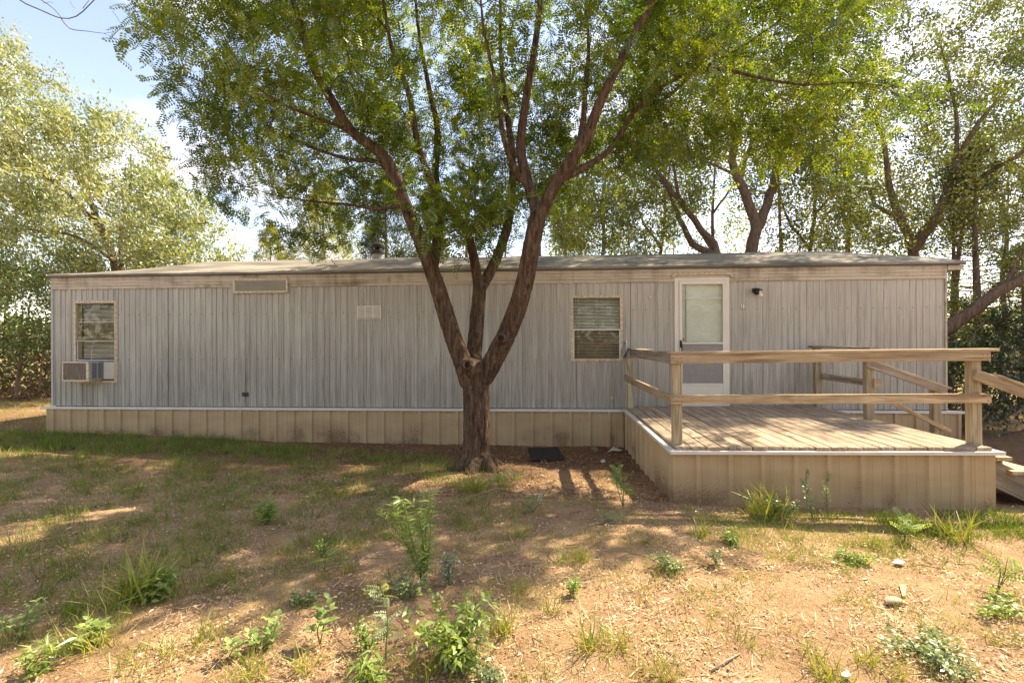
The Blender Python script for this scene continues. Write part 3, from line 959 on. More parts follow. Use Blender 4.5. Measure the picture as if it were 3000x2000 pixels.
mb = MB().box((hx - 0.014, ys0 - 0.012, za - 0.07), (hx + 0.012, ys0, za + 0.05)).tube([(hx, ys0 - 0.012, za + 0.04), (hx - 0.004, ys0 - 0.05, za + 0.02), (hx + 0.004, ys0 - 0.055, za - 0.06), (hx + 0.006, ys0 - 0.03, za - 0.14)], [0.009, 0.011, 0.009, 0.006], 8)
part('door_handle', mb, M_BLACK, door, 0.0)
mb = MB().tube([(hx + 0.055, WY + 0.058, za + 0.06), (hx + 0.055, WY + 0.02, za + 0.06)], [0.014, 0.022], 12); part('door_knob', mb, simple('old_brass', (0.35, 0.24, 0.10), 0.4, 0.2, 20, 0.5, 0.6), door)
# drip cap over the door
cxa, cxb = X_at(1543, WY), X_at(1682, WY); cz = H(1612, 634)[1]
mb = MB()
n = 14; vs = []
path = [(cxa, -0.03), (cxa + 0.02, 0.005), (cxa + 0.06, 0.022), (cxb - 0.08, 0.026), (cxb - 0.03, 0.012), (cxb, -0.022)]
mb.tube([(x, WY - 0.05, cz + z) for x, z in path], 0.013, 8)
mb.tube([(x, WY - 0.038, cz + z + 0.02) for x, z in path], 0.009, 6)
part('drip_cap', mb, M_CREAM, home, 0, True)
sc = MB()
for k in range(10):
    x = cxa + 0.09 + k * (cxb - cxa - 0.19) / 9
    sc.box((x - 0.004, WY - 0.05, cz + 0.038), (x + 0.004, WY - 0.044, cz + 0.046))
tag(part('cap_screw', sc, M_RUST, home), kind='stuff')

# porch lamp
p = H(1735, 668)
lamp = thing('wall_lamp', (p[0], WY - 0.01, p[1]), 'black porch lamp with a bare bulb on the wall right of the door', 'lamp')
boxpart('mount_plate', (p[0] - 0.055, WY - 0.03, p[1] - 0.01), (p[0] + 0.055, WY - 0.008, p[1] + 0.055), M_DKGREY, lamp, 0.004)
mb = MB().tube([(p[0] - 0.005, WY - 0.03, p[1] + 0.01), (p[0] - 0.005, WY - 0.07, p[1] - 0.005), (p[0] + 0.0, WY - 0.11, p[1] - 0.01)], [0.045, 0.05, 0.03], 14)
mb.box((p[0] - 0.06, WY - 0.09, p[1] + 0.02), (p[0] + 0.07, WY - 0.03, p[1] + 0.034))
part('lamp_housing', mb, M_BLACK, lamp)
mb = MB().tube([(p[0] + 0.02, WY - 0.11, p[1] - 0.0), (p[0] + 0.03, WY - 0.112, p[1] - 0.03), (p[0] + 0.035, WY - 0.114, p[1] - 0.055), (p[0] + 0.037, WY - 0.115, p[1] - 0.08), (p[0] + 0.038, WY - 0.115, p[1] - 0.094)], [0.013, 0.019, 0.029, 0.025, 0.008], 14)
part('bulb', mb, simple('milky_bulb', (0.75, 0.68, 0.60), 0.2, 0.03, 5, 0.5), lamp, 0, True)
home.rotation_euler = (0, -TILT, 0)

# ------------------------------------------------------------------ deck
DT = 0.013
DX0, DX1, DY0, DY1 = 1.24, 4.20, 4.95, 7.985
DZ = 0.622
deck = thing('wooden_deck', (DX0, DY0, 0), 'raised wooden deck with railings and beige skirting at the front door', 'deck')
bx = 1.272; k = 0
while bx < 4.165:
    w = random.uniform(0.133, 0.138)
    yf = DY0 - 0.005 + random.uniform(-0.012, 0.012)
    zt_ = DZ + random.uniform(-0.002, 0.002)
    beam('deck_board', (bx + w / 2, yf, zt_ - 0.017), (bx + w / 2, DY1 - random.uniform(0.0, 0.01), zt_ - 0.017), w, 0.034, M_DECK, deck, 0.005)
    bx += 0.1455; k += 1
for y in np.arange(5.2, 8.0, 0.45):
    beam('joist', (DX0 + 0.06, y, DZ - 0.11), (DX1 - 0.06, y, DZ - 0.11), 0.038, 0.14, M_WOODG, deck)
nails = MB()
for i in range(20):
    for y in (5.0, 5.65, 6.3, 6.95, 7.6):
        for dx in (0.03, 0.105):
            x = 1.272 + i * 0.1455 + dx + random.uniform(-0.006, 0.006)
            nails.box((x - 0.004, y - 0.004, DZ), (x + 0.004, y + 0.004, DZ + 0.0026))
tag(part('nail', nails, M_RUST, deck), kind='stuff')
# trim round the top of the skirting
mb = MB()
mb.box((DX0 - 0.03, DY0 - 0.045, DZ - 0.047), (DX1 + 0.05, DY0 + 0.04, DZ - 0.035)).box((DX0 - 0.03, DY0 - 0.049, DZ - 0.066), (DX1 + 0.05, DY0 - 0.045, DZ - 0.035))
part('deck_trim', mb, M_WHITE, deck, 0.001)
mb = MB()
mb.box((DX0 - 0.03, DY0 + 0.041, DZ - 0.047), (DX0 + 0.03, SKY_ - 0.035, DZ - 0.035)).box((DX0 - 0.034, DY0 - 0.049, DZ - 0.066), (DX0 - 0.030, SKY_ - 0.035, DZ - 0.035))
part('deck_trim', mb, M_WHITE, deck, 0.001)
mb = MB()
mb.box((DX1 - 0.03, DY0 + 0.041, DZ - 0.047), (DX1 + 0.05, SKY_ - 0.035, DZ - 0.035))
part('deck_trim', mb, M_WHITE, deck, 0.001)
dz_top = lambda s: DZ - 0.045
skirt_run((DX0, DY0, 0), (1, 0), DX1 - DX0, 0, 0, dz_top, deck, 0.235, zbot=lambda s: gz(DX0 + s, DY0) - s * DT - 0.004)
skirt_run((DX0, SKY_, 0), (0, -1), SKY_ - DY0, 0, 0, dz_top, deck, 0.2, zbot=lambda s: gz(DX0, SKY_ - s) - 0.01)
skirt_run((DX1, DY0, 0), (0, 1), SKY_ - DY0, 0, 0, dz_top, deck, 0.2, zbot=lambda s: gz(DX1, DY0 + s) - 0.05)
part('skirt_corner', MB().box((DX0 - 0.006, DY0 - 0.007, 0.10), (DX0 + 0.03, DY0 - 0.001, DZ - 0.066)), M_SKIRT, deck)

def post(x, y, z0, z1, mat=M_WOODP, name='post'):
    return beam(name, (x, y, z0), (x, y, z1), 0.089, 0.089, mat, deck, 0.004, up=(0, 1, 0))
post(1.315, 5.095, DZ - 0.02, DZ + 0.898)
post(4.125, 5.095, DZ - 0.02, DZ + 0.898)
post(1.315, 7.87, DZ - 0.02, DZ + 0.898)
post(4.125, 7.87, DZ - 0.02, DZ + 0.898)
post(4.125, 6.66, DZ - 0.02, DZ + 0.87)
RT = DZ + 0.925
# front rails
RX0 = 1.245
beam('rail_cap', (RX0 - 0.006, 5.085, RT - 0.0135), (4.30, 5.085, RT - 0.0135 - 0.002), 0.155, 0.026, M_WOOD, deck, 0.004)
beam('rail', (RX0, 5.031, RT - 0.073), (4.225, 5.031, RT - 0.073), 0.038, 0.089, M_WOOD, deck, 0.004)
beam('rail', (RX0, 5.031, DZ + 0.452), (4.225, 5.031, DZ + 0.450), 0.038, 0.089, M_WOOD, deck, 0.004)
# left rails
beam('rail_cap', (1.30, 5.165, RT - 0.015), (1.30, 7.93, RT - 0.012), 0.14, 0.026, M_WOODG, deck, 0.004)
beam('rail', (1.251, 5.052, RT - 0.073), (1.251, 7.95, RT - 0.070), 0.038, 0.089, M_WOODG, deck, 0.004)
beam('rail', (1.251, 5.052, DZ + 0.452), (1.251, 7.95, DZ + 0.455), 0.038, 0.089, M_WOOD, deck, 0.004)
# right back rails
beam('rail_cap', (4.12, 6.50, RT - 0.020), (4.12, 7.98, RT - 0.015), 0.14, 0.030, M_WOODG, deck, 0.004)
beam('rail', (4.189, 6.60, DZ + 0.455), (4.189, 7.95, DZ + 0.46), 0.038, 0.089, M_WOODG, deck, 0.004)
beam('rail_end', (4.15, 6.60, DZ + 0.46), (4.245, 6.60, DZ + 0.46), 0.03, 0.11, M_WOOD, deck, 0.003)
# stair rails
beam('handrail', (4.06, 6.60, 1.34), (5.02, 6.60, 0.975), 0.038, 0.089, M_WOODG, deck, 0.004)
beam('handrail_cap', (4.10, 6.65, 1.385), (5.08, 6.65, 1.012), 0.12, 0.022, M_WOOD, deck, 0.003)
beam('handrail', (4.085, 5.031, 1.30), (5.02, 5.031, 0.93), 0.038, 0.10, M_WOOD, deck, 0.004)
beam('handrail_cap', (4.30, 5.085, 1.285), (5.1, 5.085, 0.965), 0.12, 0.024, M_WOOD, deck, 0.003)
beam('stair_brace', (4.38, 6.60, 0.835), (5.06, 6.60, 0.47), 0.03, 0.05, M_WOOD, deck, 0.003)
beam('post', (4.93, 6.66, -0.05), (4.93, 6.66, 0.985), 0.089, 0.089, M_WOODP, deck, 0.004, up=(0, 1, 0))
beam('post', (4.95, 5.095, -0.05), (4.95, 5.095, 0.93), 0.089, 0.089, M_WOODP, deck, 0.004, up=(0, 1, 0))
# steps
stair = beam('stair', (4.19, 5.14, 0.40), (5.05, 5.14, -0.02), 0.038, 0.24, M_WOODG, deck, 0.003)
for y in (5.85, 6.52):
    beam('stringer', (4.19, y, 0.40), (5.05, y, -0.02), 0.038, 0.24, M_WOODG, stair, 0.003)
for i, (xx, zz) in enumerate(((4.30, 0.485), (4.58, 0.350), (4.86, 0.20))):
    for dx in (0, 0.145):
        beam('stair_tread', (xx - 0.07 + dx, 5.06, zz), (xx - 0.07 + dx, 6.56, zz), 0.14, 0.038, M_WOOD, stair, 0.004)
    boxpart('stair_riser', (xx + 0.12, 5.16, zz - 0.15), (xx + 0.14, 6.5, zz - 0.02), M_WOODG, stair)
# nails in rail ends
nl = MB()
for (nx, nz) in ((1.262, DZ + 0.475), (1.262, DZ + 0.43), (1.32, DZ + 0.475), (1.345, DZ + 0.43), (1.35, DZ + 0.478), (1.30, DZ + 0.44),
                 (1.262, RT - 0.06), (1.31, RT - 0.10), (1.345, RT - 0.06), (1.35, RT - 0.10), (4.15, DZ + 0.475), (4.19, DZ + 0.43), (4.15, RT - 0.06), (4.19, RT - 0.10), (4.19, RT - 0.06)):
    nl.tube([(nx, 5.012, nz), (nx, 5.0095, nz)], 0.005, 6)
tag(part('rail_nail', nl, M_RUST, deck), kind='stuff')
deck.rotation_euler = (0, -DT, 0)

# satellite dish seen edge-on at the back left rail corner
dc = at(1438, 803, 7.30)
dish = thing('satellite_dish', dc, 'small grey dish seen edge-on at the back corner of the deck rail', 'dish')
vs = []; fs = []
nr, na = 6, 24
ax = Vector((-0.98, -0.10, 0.22)).normalized()
u_ = ax.cross(Vector((0, 0, 1))).normalized(); w_ = ax.cross(u_)
for i in range(nr + 1):
    r = 0.125 * i / nr
    for j in range(na):
        a = 2 * math.pi * j / na
        pnt = dc + ax * (r * r * 2.2) + u_ * (r * math.cos(a)) + w_ * (r * math.sin(a) * 1.05)
        vs.append(pnt)
for i in range(nr):
    for j in range(na):
        j2 = (j + 1) % na
        fs.append((i * na + j, i * na + j2, (i + 1) * na + j2, (i + 1) * na + j))
mb = MB(); mb.add(vs, fs)
d_o = part('dish_bowl', mb, M_DISH, dish, 0, True)
sm = d_o.modifiers.new('thick', 'SOLIDIFY'); sm.thickness = 0.006
mb = MB().tube([dc + Vector((0.01, 0, -0.07)), dc + Vector((0.035, 0.01, -0.085)), dc + Vector((0.07, 0.02, -0.085)), dc + Vector((0.20, 0.05, -0.07))], [0.07, 0.05, 0.042, 0.044], 14)
part('dish_bracket', mb, M_DISH, dish, 0, True)

# ------------------------------------------------------------------ foliage machinery
def frames(d, roll=None, up=None):
    """orthonormal frames with x along d; z is roughly up"""
    d = d / np.linalg.norm(d, axis=1, keepdims=True)
    n = len(d)
    r = RNG.normal(size=(n, 3))
    if up is not None: r = r * up + np.array([0, 0, 1.0])
    y = np.cross(r, d); y /= (np.linalg.norm(y, axis=1, keepdims=True) + 1e-9)
    z = np.cross(d, y)
    return np.stack([d, y, z], 2)       # columns

def instance(T, TF, O, R, S):
    """T (k,3) template, O origins, R (n,3,3), S scale (n,) -> V,F"""
    n, k = len(O), len(T)
    V = np.einsum('nij,kj->nki', R, T) * S[:, None, None] + O[:, None, :]
    F = TF[None, :, :] + (np.arange(n) * k)[:, None, None]
    return V.reshape(-1, 3), F.reshape(-1, TF.shape[1])

def frond_template(pairs=6, ll=0.24, lw=0.13, droop=0.18):
    T = []; F = []
    def leaflet(bx, by, bz, dx, dy):
        L = math.hypot(dx, dy); ux, uy = dx / L, dy / L
        b = len(T)
        T.extend([(bx, by, bz), (bx + dx * .45 - uy * lw / 2, by + dy * .45 + ux * lw / 2, bz - 0.01),
                  (bx + dx, by + dy, bz - 0.03), (bx + dx * .45 + uy * lw / 2, by + dy * .45 - ux * lw / 2, bz - 0.01)])
        F.append((b, b + 1, b + 2, b + 3))
    for i in range(pairs):
        t = 0.12 + 0.82 * i / (pairs - 1)
        s = 0.75 + 0.35 * math.sin(math.pi * (0.15 + 0.75 * t))
        z = -droop * t * t
        for sg in (-1, 1):
            leaflet(t, 0, z, ll * s * 0.35, sg * ll * s * 0.93)
    leaflet(0.97, 0, -droop, ll * 0.9, 0.01)
    return np.array(T), np.array(F)
FROND, FRONDF = frond_template()
LEAF = np.array([(0, 0, 0), (0.45, 0.26, 0.05), (1, 0, -0.05), (0.45, -0.26, 0.05)]); LEAFF = np.array([(0, 1, 2, 3)])
NARROW = np.array([(0, 0, 0), (0.4, 0.07, 0.03), (1, 0, -0.12), (0.4, -0.07, 0.03)])

def resample(pts, step):
    pts = [np.array(p, float) for p in pts]
    if len(pts) == 2:
        n = max(2, int(np.linalg.norm(pts[1] - pts[0]) / step)); return [pts[0] + (pts[1] - pts[0]) * i / n for i in range(n + 1)]
    P = [2 * pts[0] - pts[1]] + pts + [2 * pts[-1] - pts[-2]]
    out = []
    for i in range(1, len(P) - 2):
        L = np.linalg.norm(P[i + 1] - P[i]); n = max(1, int(L / step))
        for k in range(n):
            t = k / n
            out.append(0.5 * ((2 * P[i]) + (-P[i-1] + P[i+1]) * t + (2*P[i-1] - 5*P[i] + 4*P[i+1] - P[i+2]) * t*t + (-P[i-1] + 3*P[i] - 3*P[i+1] + P[i+2]) * t**3))
    out.append(pts[-1])
    return out

def in_poly(x, z, poly):
    c = np.zeros(len(x), bool)
    n = len(poly)
    for i in range(n):
        x0, z0 = poly[i]; x1, z1 = poly[(i + 1) % n]
        cond = ((z0 > z) != (z1 > z)) & (x < (x1 - x0) * (z - z0) / (z1 - z0 + 1e-12) + x0)
        c ^= cond
    return c

def sample_crown(poly_px, Y, n, y0, y1, thin=0.5):
    """points filling a crown: an outline in the plane y=Y given depth, thinner towards its rim"""
    poly = [(at(px, py, Y).x, at(px, py, Y).z) for px, py in poly_px]
    a = np.array(poly); lo, hi = a.min(0), a.max(0)
    pts = np.zeros((0, 3))
    while len(pts) < n:
        q = RNG.uniform(0, 1, (n * 3, 2)) * (hi - lo) + lo
        q = q[in_poly(q[:, 0], q[:, 1], poly)]
        m = np.full(len(q), 9.0)
        for i in range(len(poly)):
            p0 = np.array(poly[i]); p1 = np.array(poly[(i + 1) % len(poly)])
            d = p1 - p0; t = np.clip(((q - p0) @ d) / (d @ d), 0, 1)
            m = np.minimum(m, np.linalg.norm(q - p0 - t[:, None] * d, axis=1))
        hw = (y1 - y0) / 2 * np.clip(0.35 + m / (thin * 2.2), 0, 1)
        yy = (y0 + y1) / 2 + RNG.uniform(-1, 1, len(q)) * hw
        # perspective outline keeps its place: scale about the eye is not used, only real depth
        pts = np.vstack([pts, np.stack([q[:, 0], yy, q[:, 1]], 1)])
    return pts[:n]

def grow(limbs, targets, sag=0.10, rfac=0.011, step=0.22, up_bias=0.3, rmin=0.0035, maxr=0.05):
    """limbs: [(pts, r0, r1)], returns node lists and twig polylines"""
    NP = []; ND = []; NR = []
    for pts, r0, r1 in limbs:
        rs = resample(pts, 0.18)
        for i, p in enumerate(rs):
            t = i / (len(rs) - 1)
            NP.append(p); NR.append(r0 + (r1 - r0) * t); ND.append(rs[min(i + 1, len(rs) - 1)] - rs[max(i - 1, 0)])
    NP = np.array(NP); ND = np.array(ND); NR = np.array(NR)
    d0 = np.min(np.linalg.norm(targets[:, None, :] - NP[None, ::3, :], axis=2), axis=1)
    order = np.argsort(d0)
    poly = []
    cap = len(NP) + len(targets) * 24 + 10
    P = np.zeros((cap, 3)); D = np.zeros((cap, 3)); R = np.zeros(cap)
    n = len(NP); P[:n] = NP; D[:n] = ND; R[:n] = NR
    for ti in order:
        t = targets[ti]
        v = t - P[:n]
        dist = np.linalg.norm(v, axis=1) + 1e-6
        # prefer starting points below and inward, and not thin tips far away
        cost = dist * (1 + up_bias * (v[:, 2] < -0.1)) + 0.15 * (R[:n] < 0.006)
        i = int(np.argmin(cost))
        L = dist[i]
        if L < 0.05: continue
        dr = D[i] / (np.linalg.norm(D[i]) + 1e-9)
        c = P[i] + dr * L * 0.30 + v[i] * 0.25 + RNG.normal(size=3) * L * 0.07
        m = max(2, min(20, int(L / step) + 1))
        ts = np.linspace(0, 1, m + 1)[:, None]
        cur = (1 - ts) ** 2 * P[i] + 2 * (1 - ts) * ts * c + ts ** 2 * t
        cur[1:-1] += RNG.normal(size=(m - 1, 3)) * 0.018 * min(L, 1.5)
        cur[:, 2] -= sag * L * (ts[:, 0] ** 2) * 0.5
        r0 = min(R[i] * 0.75, rfac * L + 0.004, maxr); r0 = max(r0, rmin)
        rr = r0 + (rmin - r0) * ts[:, 0]
        poly.append((cur, rr))
        P[n:n + m] = cur[1:]; D[n:n + m] = np.diff(cur, axis=0); R[n:n + m] = rr[1:]
        n += m
    return poly

def tubes_arrays(polys, sides_fn):
    VS = []; FS = []; base = 0
    for pts, rad in polys:
        n = sides_fn(max(rad))
        d = np.gradient(pts, axis=0); d /= (np.linalg.norm(d, axis=1, keepdims=True) + 1e-9)
        ref = np.array([0.31, 0.87, 0.11])
        u = np.cross(d, ref); u /= (np.linalg.norm(u, axis=1, keepdims=True) + 1e-9); w = np.cross(d, u)
        a = np.arange(n) * 2 * math.pi / n
        ringv = pts[:, None, :] + (u[:, None, :] * np.cos(a)[None, :, None] + w[:, None, :] * np.sin(a)[None, :, None]) * np.asarray(rad)[:, None, None]
        VS.append(ringv.reshape(-1, 3))
        m = len(pts)
        i, k = np.meshgrid(np.arange(m - 1), np.arange(n), indexing='ij')
        k2 = (k + 1) % n
        FS.append(np.stack([i*n + k, i*n + k2, (i+1)*n + k2, (i+1)*n + k], 2).reshape(-1, 4) + base)
        base += m * n
    return np.vstack(VS), np.vstack(FS)

def blend_mesh(name, limbs, org, voxel=0.016, lumps=(), ridge=0.013):
    """limbs fused to one smooth skin, then furrowed like bark"""
    polys = []
    for pts, r0, r1, *flare in limbs:
        rs = np.array(resample(pts, 0.10)); t = np.linspace(0, 1, len(rs))
        rad = r0 + (r1 - r0) * t
        polys.append((rs, rad))
    mb = MB()
    for pts, rad in polys:
        mb.tube([tuple(p) for p in pts], list(rad), 14)
    for c, r in lumps:
        c = Vector(c)
        mb.tube([c + Vector((0, 0, -r)), c + Vector((0, 0, -r * .7)), c, c + Vector((0, 0, r * .7)), c + Vector((0, 0, r))], [r * .1, r * .72, r, r * .72, r * .1], 12)
    me = mb.mesh(name)
    o = bpy.data.objects.new('tmp', me); COL.objects.link(o)
    m = o.modifiers.new('r', 'REMESH'); m.mode = 'VOXEL'; m.voxel_size = voxel; m.use_smooth_shade = True
    s = o.modifiers.new('s', 'SMOOTH'); s.iterations = 6; s.factor = 0.5
    bpy.context.view_layer.update()
    dg = bpy.context.evaluated_depsgraph_get()
    me2 = bpy.data.meshes.new_from_object(o.evaluated_get(dg))
    bpy.data.objects.remove(o)
    me2.name = name
    nv = len(me2.vertices)
    co = np.zeros(nv * 3, np.float32); me2.vertices.foreach_get('co', co); co = co.reshape(-1, 3)
    no = np.zeros(nv * 3, np.float32); me2.vertices.foreach_get('normal', no); no = no.reshape(-1, 3)
    h = np.zeros(nv)
    for i in range(nv):
        x, y, z = co[i]
        a = noise.noise((x * 21, y * 21, z * 4.2))
        b = noise.noise((x * 46 + 5, y * 46, z * 9))
        h[i] = (1 - abs(a) * 2.4) * 0.6 + b * 0.35
    low = np.clip(1.35 - co[:, 2] * 0.28, 0.35, 1.2)
    co = co + no * (h * ridge * low)[:, None] - np.array(org)[None, :]
    me2.vertices.foreach_set('co', co.astype(np.float32).ravel())
    me2.update()
    return me2

def leaf_cloud(O, dirs, T, TF, size, tint, up=0.9, sz=0.25):
    n = len(O)
    R = frames(dirs, up=up)
    S = size * (1 + sz * RNG.uniform(-1, 1, n))
    V, F = instance(T, TF, O, R, S)
    tt = np.repeat(np.clip(tint, 0, 1), len(T))
    return V, F, tt

def make_tree(name, label, cat, base, limbs, targets, bark, leafmat, leaves_per=60, spread=0.25, size=0.05, T=LEAF, TF=LEAFF,
              group=None, twig=True, fused=False, wind=(0, 0, 0), sag=0.1, up=0.9, rfac=0.011, maxr=0.05, lumps=(), step=0.22, subs=4, sublen=0.32, voxel=0.0185, crown_name='crown', aniso=None):
    root = thing(name, base, label, cat, group)
    org = np.array(base, float); WM = Matrix.Translation(Vector(base))
    if fused:
        me = blend_mesh('trunk', limbs, org, voxel, lumps)
        obj('trunk', me, bark, root, WM, True)
    else:
        polys = []
        for pts, r0, r1 in limbs:
            rs = np.array(resample(pts, 0.25))
            rs[1:-1] += RNG.normal(size=(len(rs) - 2, 3)) * 0.012
            polys.append((rs, np.linspace(r0, r1, len(rs))))
        V, F = tubes_arrays(polys, lambda r: 10)
        obj('trunk', from_arrays('trunk', V - org, F), bark, root, WM, True)
    pol = grow([l[:3] for l in limbs], targets, sag=sag, rfac=rfac, step=step, maxr=maxr)
    # sub twigs at every tip
    tips = np.array([p[0][-1] for p in pol]); td = np.array([p[0][-1] - p[0][-2] for p in pol])
    td /= np.linalg.norm(td, axis=1, keepdims=True) + 1e-9
    O = []; D = []; TI = []
    sub = []
    wind = np.array(wind, float)
    for p, d in zip(tips, td):
        cl = RNG.uniform(-0.32, 0.32)
        for k in range(subs):
            dd = d * 0.8 + RNG.normal(size=3) * 0.65 + wind
            dd /= np.linalg.norm(dd) + 1e-9
            L = sublen * RNG.uniform(0.5, 1.3)
            e = p + dd * L; e[2] -= 0.12 * L
            st = p - d * RNG.uniform(0, 0.12)
            mid = (st + e) / 2 + RNG.normal(size=3) * 0.02
            sub.append((np.array([st, mid, e]), np.array([0.0032, 0.0025, 0.0015])))
            m = max(1, int(leaves_per / subs))
            t = RNG.uniform(0.1, 1.0, (m, 1))
            pos = st * (1 - t) + e * t + RNG.normal(size=(m, 3)) * spread * (np.array(aniso) if aniso else 1)
            dr = dd[None, :] * 0.7 + RNG.normal(size=(m, 3)) * 0.75 + wind * 0.6
            O.append(pos); D.append(dr); TI.append(0.5 + cl + RNG.normal(size=m) * 0.17)
    V, F = tubes_arrays(pol + sub, lambda r: 7 if r > 0.03 else (5 if r > 0.012 else 3))
    b = obj('branches', from_arrays('branches', V - org, F), bark, root, WM, True); tag(b, kind='stuff')
    O = np.vstack(O); D = np.vstack(D); TI = np.concatenate(TI)
    V, F, tt = leaf_cloud(O, D, T, TF, size, TI, up)
    c = obj(crown_name, from_arrays(crown_name, V - org, F, tt), leafmat, root, WM); tag(c, kind='stuff')
    return root

# ------------------------------------------------------------------ main tree
M_BARK = mat_bark('furrowed_brown_bark', [(0.024, 0.015, 0.010), (0.094, 0.062, 0.040), (0.19, 0.132, 0.09), (0.062, 0.039, 0.025)], 1.0, 0.03)
M_BARK2 = mat_bark('grey_brown_bark', [(0.07, 0.05, 0.038), (0.19, 0.135, 0.10), (0.28, 0.21, 0.16), (0.14, 0.09, 0.065)], 1.0, 0.015)
M_LOCUST = mat_leaf('locust_leaf', [(0.0, (0.045, 0.080, 0.007)), (0.5, (0.125, 0.180, 0.013)), (1.0, (0.26, 0.30, 0.030))], 0.55, 0.05)
M_ELM = mat_leaf('pale_elm_leaf', [(0.0, (0.15, 0.19, 0.05)), (0.5, (0.30, 0.33, 0.11)), (1.0, (0.46, 0.46, 0.22))], 0.50, 0.08, (1.15, 1.1, 0.6))
M_DKELM = mat_leaf('dark_elm_leaf', [(0.0, (0.065, 0.090, 0.016)), (0.5, (0.165, 0.20, 0.035)), (1.0, (0.31, 0.325, 0.08))], 0.52, 0.08)

def L3(pts):      # (px, py, Y) list to world
    return [tuple(at(a, b, c)) for a, b, c in pts]
TB = at(1094, 1085, 6.3); TB.z = gz(TB.x, 6.3)
main_limbs = [
    ([(TB.x, 6.3, TB.z - 0.12), (TB.x, 6.3, TB.z + 0.06), (TB.x, 6.3, TB.z + 0.2)], 0.215, 0.168),
    ([(TB.x, 6.3, TB.z + 0.1)] + L3([(1095, 1000, 6.3), (1094, 900, 6.3), (1090, 850, 6.32)]), 0.168, 0.165),
    (L3([(1078, 880, 6.3), (1062, 830, 6.28), (1036, 760, 6.25), (1002, 650, 6.22), (962, 545, 6.2), (925, 455, 6.15), (903, 395, 6.1), (872, 350, 6.1), (806, 300, 6.05), (765, 235, 6.0), (722, 160, 6.0), (690, 60, 6.0), (660, -60, 5.9), (640, -200, 5.9)]), 0.120, 0.019),
    (L3([(992, 625, 6.25), (1003, 560, 6.5), (1012, 480, 6.8), (1000, 400, 7.1), (1005, 300, 7.3), (985, 200, 7.4), (960, 60, 7.5), (950, -100, 7.5)]), 0.073, 0.017),
    (L3([(1088, 870, 6.35), (1090, 800, 6.5), (1097, 720, 6.6), (1102, 655, 6.65)]), 0.107, 0.090),
    (L3([(1100, 670, 6.65), (1088, 590, 6.6), (1068, 525, 6.55), (1035, 480, 6.5), (1000, 440, 6.5), (960, 330, 6.4), (940, 220, 6.3), (900, 110, 6.2), (880, 0, 6.1), (850, -150, 6.0)]), 0.069, 0.015),
    (L3([(1103, 665, 6.68), (1135, 605, 6.8), (1163, 530, 6.9), (1172, 470, 7.0), (1178, 380, 7.2), (1165, 260, 7.4), (1150, 120, 7.5), (1150, -60, 7.6)]), 0.076, 0.022),
    (L3([(1108, 870, 6.3), (1140, 815, 6.27), (1178, 735, 6.2), (1205, 650, 6.15), (1222, 560, 6.1), (1238, 485, 6.1)]), 0.129, 0.101),
    (L3([(1236, 500, 6.1), (1213, 420, 6.15), (1196, 340, 6.2), (1205, 250, 6.25), (1222, 150, 6.3), (1236, 50, 6.35), (1245, -60, 6.4), (1240, -220, 6.4)]), 0.071, 0.021),
    (L3([(1196, 420, 6.15), (1160, 330, 5.9), (1140, 200, 5.7), (1110, 60, 5.6), (1100, -80, 5.6)]), 0.039, 0.013),
    (L3([(1240, 495, 6.1), (1272, 430, 6.0), (1305, 380, 5.95), (1345, 320, 5.9), (1372, 250, 5.85), (1405, 180, 5.8), (1450, 90, 5.75), (1495, 10, 5.7), (1540, -120, 5.6)]), 0.084, 0.024),
    (L3([(1318, 370, 5.95), (1338, 290, 6.3), (1345, 200, 6.6), (1352, 100, 6.9), (1345, -20, 7.0), (1350, -160, 7.0)]), 0.047, 0.015),
    (L3([(1285, 415, 6.0), (1340, 385, 6.2), (1395, 350, 6.4), (1430, 300, 6.5), (1465, 245, 6.5), (1520, 200, 6.4), (1585, 168, 6.3), (1660, 160, 6.2), (1750, 180, 6.1), (1850, 195, 6.0), (1960, 190, 5.9), (2080, 205, 5.8)]), 0.045, 0.010),
    (L3([(1470, 245, 6.5), (1530, 225, 6.7), (1600, 165, 6.9), (1700, 110, 7.0), (1800, 40, 7.1), (1900, -40, 7.2)]), 0.030, 0.010),
    (L3([(905, 395, 6.1), (860, 370, 6.3), (800, 365, 6.5), (720, 340, 6.6), (640, 300, 6.6), (560, 250, 6.5)]), 0.039, 0.009),
    (L3([(930, 470, 6.15), (870, 480, 6.3), (800, 470, 6.5), (700, 460, 6.7), (600, 440, 6.8), (500, 400, 6.9)]), 0.030, 0.008),
    (L3([(800, 300, 6.05), (740, 275, 5.8), (650, 240, 5.6), (560, 180, 5.5), (470, 110, 5.4)]), 0.028, 0.007),
    # surface roots
    ([(TB.x - 0.10, 6.25, TB.z + 0.12), (TB.x - 0.24, 6.15, TB.z + 0.0), (TB.x - 0.50, 6.02, TB.z - 0.05)], 0.11, 0.03),
    ([(TB.x + 0.10, 6.22, TB.z + 0.12), (TB.x + 0.24, 6.08, TB.z + 0.0), (TB.x + 0.42, 5.92, TB.z - 0.06)], 0.11, 0.03),
    ([(TB.x + 0.02, 6.15, TB.z + 0.10), (TB.x - 0.03, 6.0, TB.z - 0.0), (TB.x - 0.08, 5.8, TB.z - 0.07)], 0.10, 0.03),
    ([(TB.x + 0.12, 6.35, TB.z + 0.10), (TB.x + 0.3, 6.4, TB.z - 0.01), (TB.x + 0.5, 6.45, TB.z - 0.06)], 0.10, 0.03),
]
crownA = sample_crown([(350, -260), (335, 80), (405, 220), (385, 330), (400, 400), (540, 420), (565, 500), (650, 530), (750, 470), (800, 400), (870, 370),
                       (960, 420), (1010, 500), (1120, 500), (1200, 440), (1300, 400), (1400, 390), (1480, 310), (1540, 220), (1620, -260)], 6.4, 430, 5.3, 9.0, 0.6)
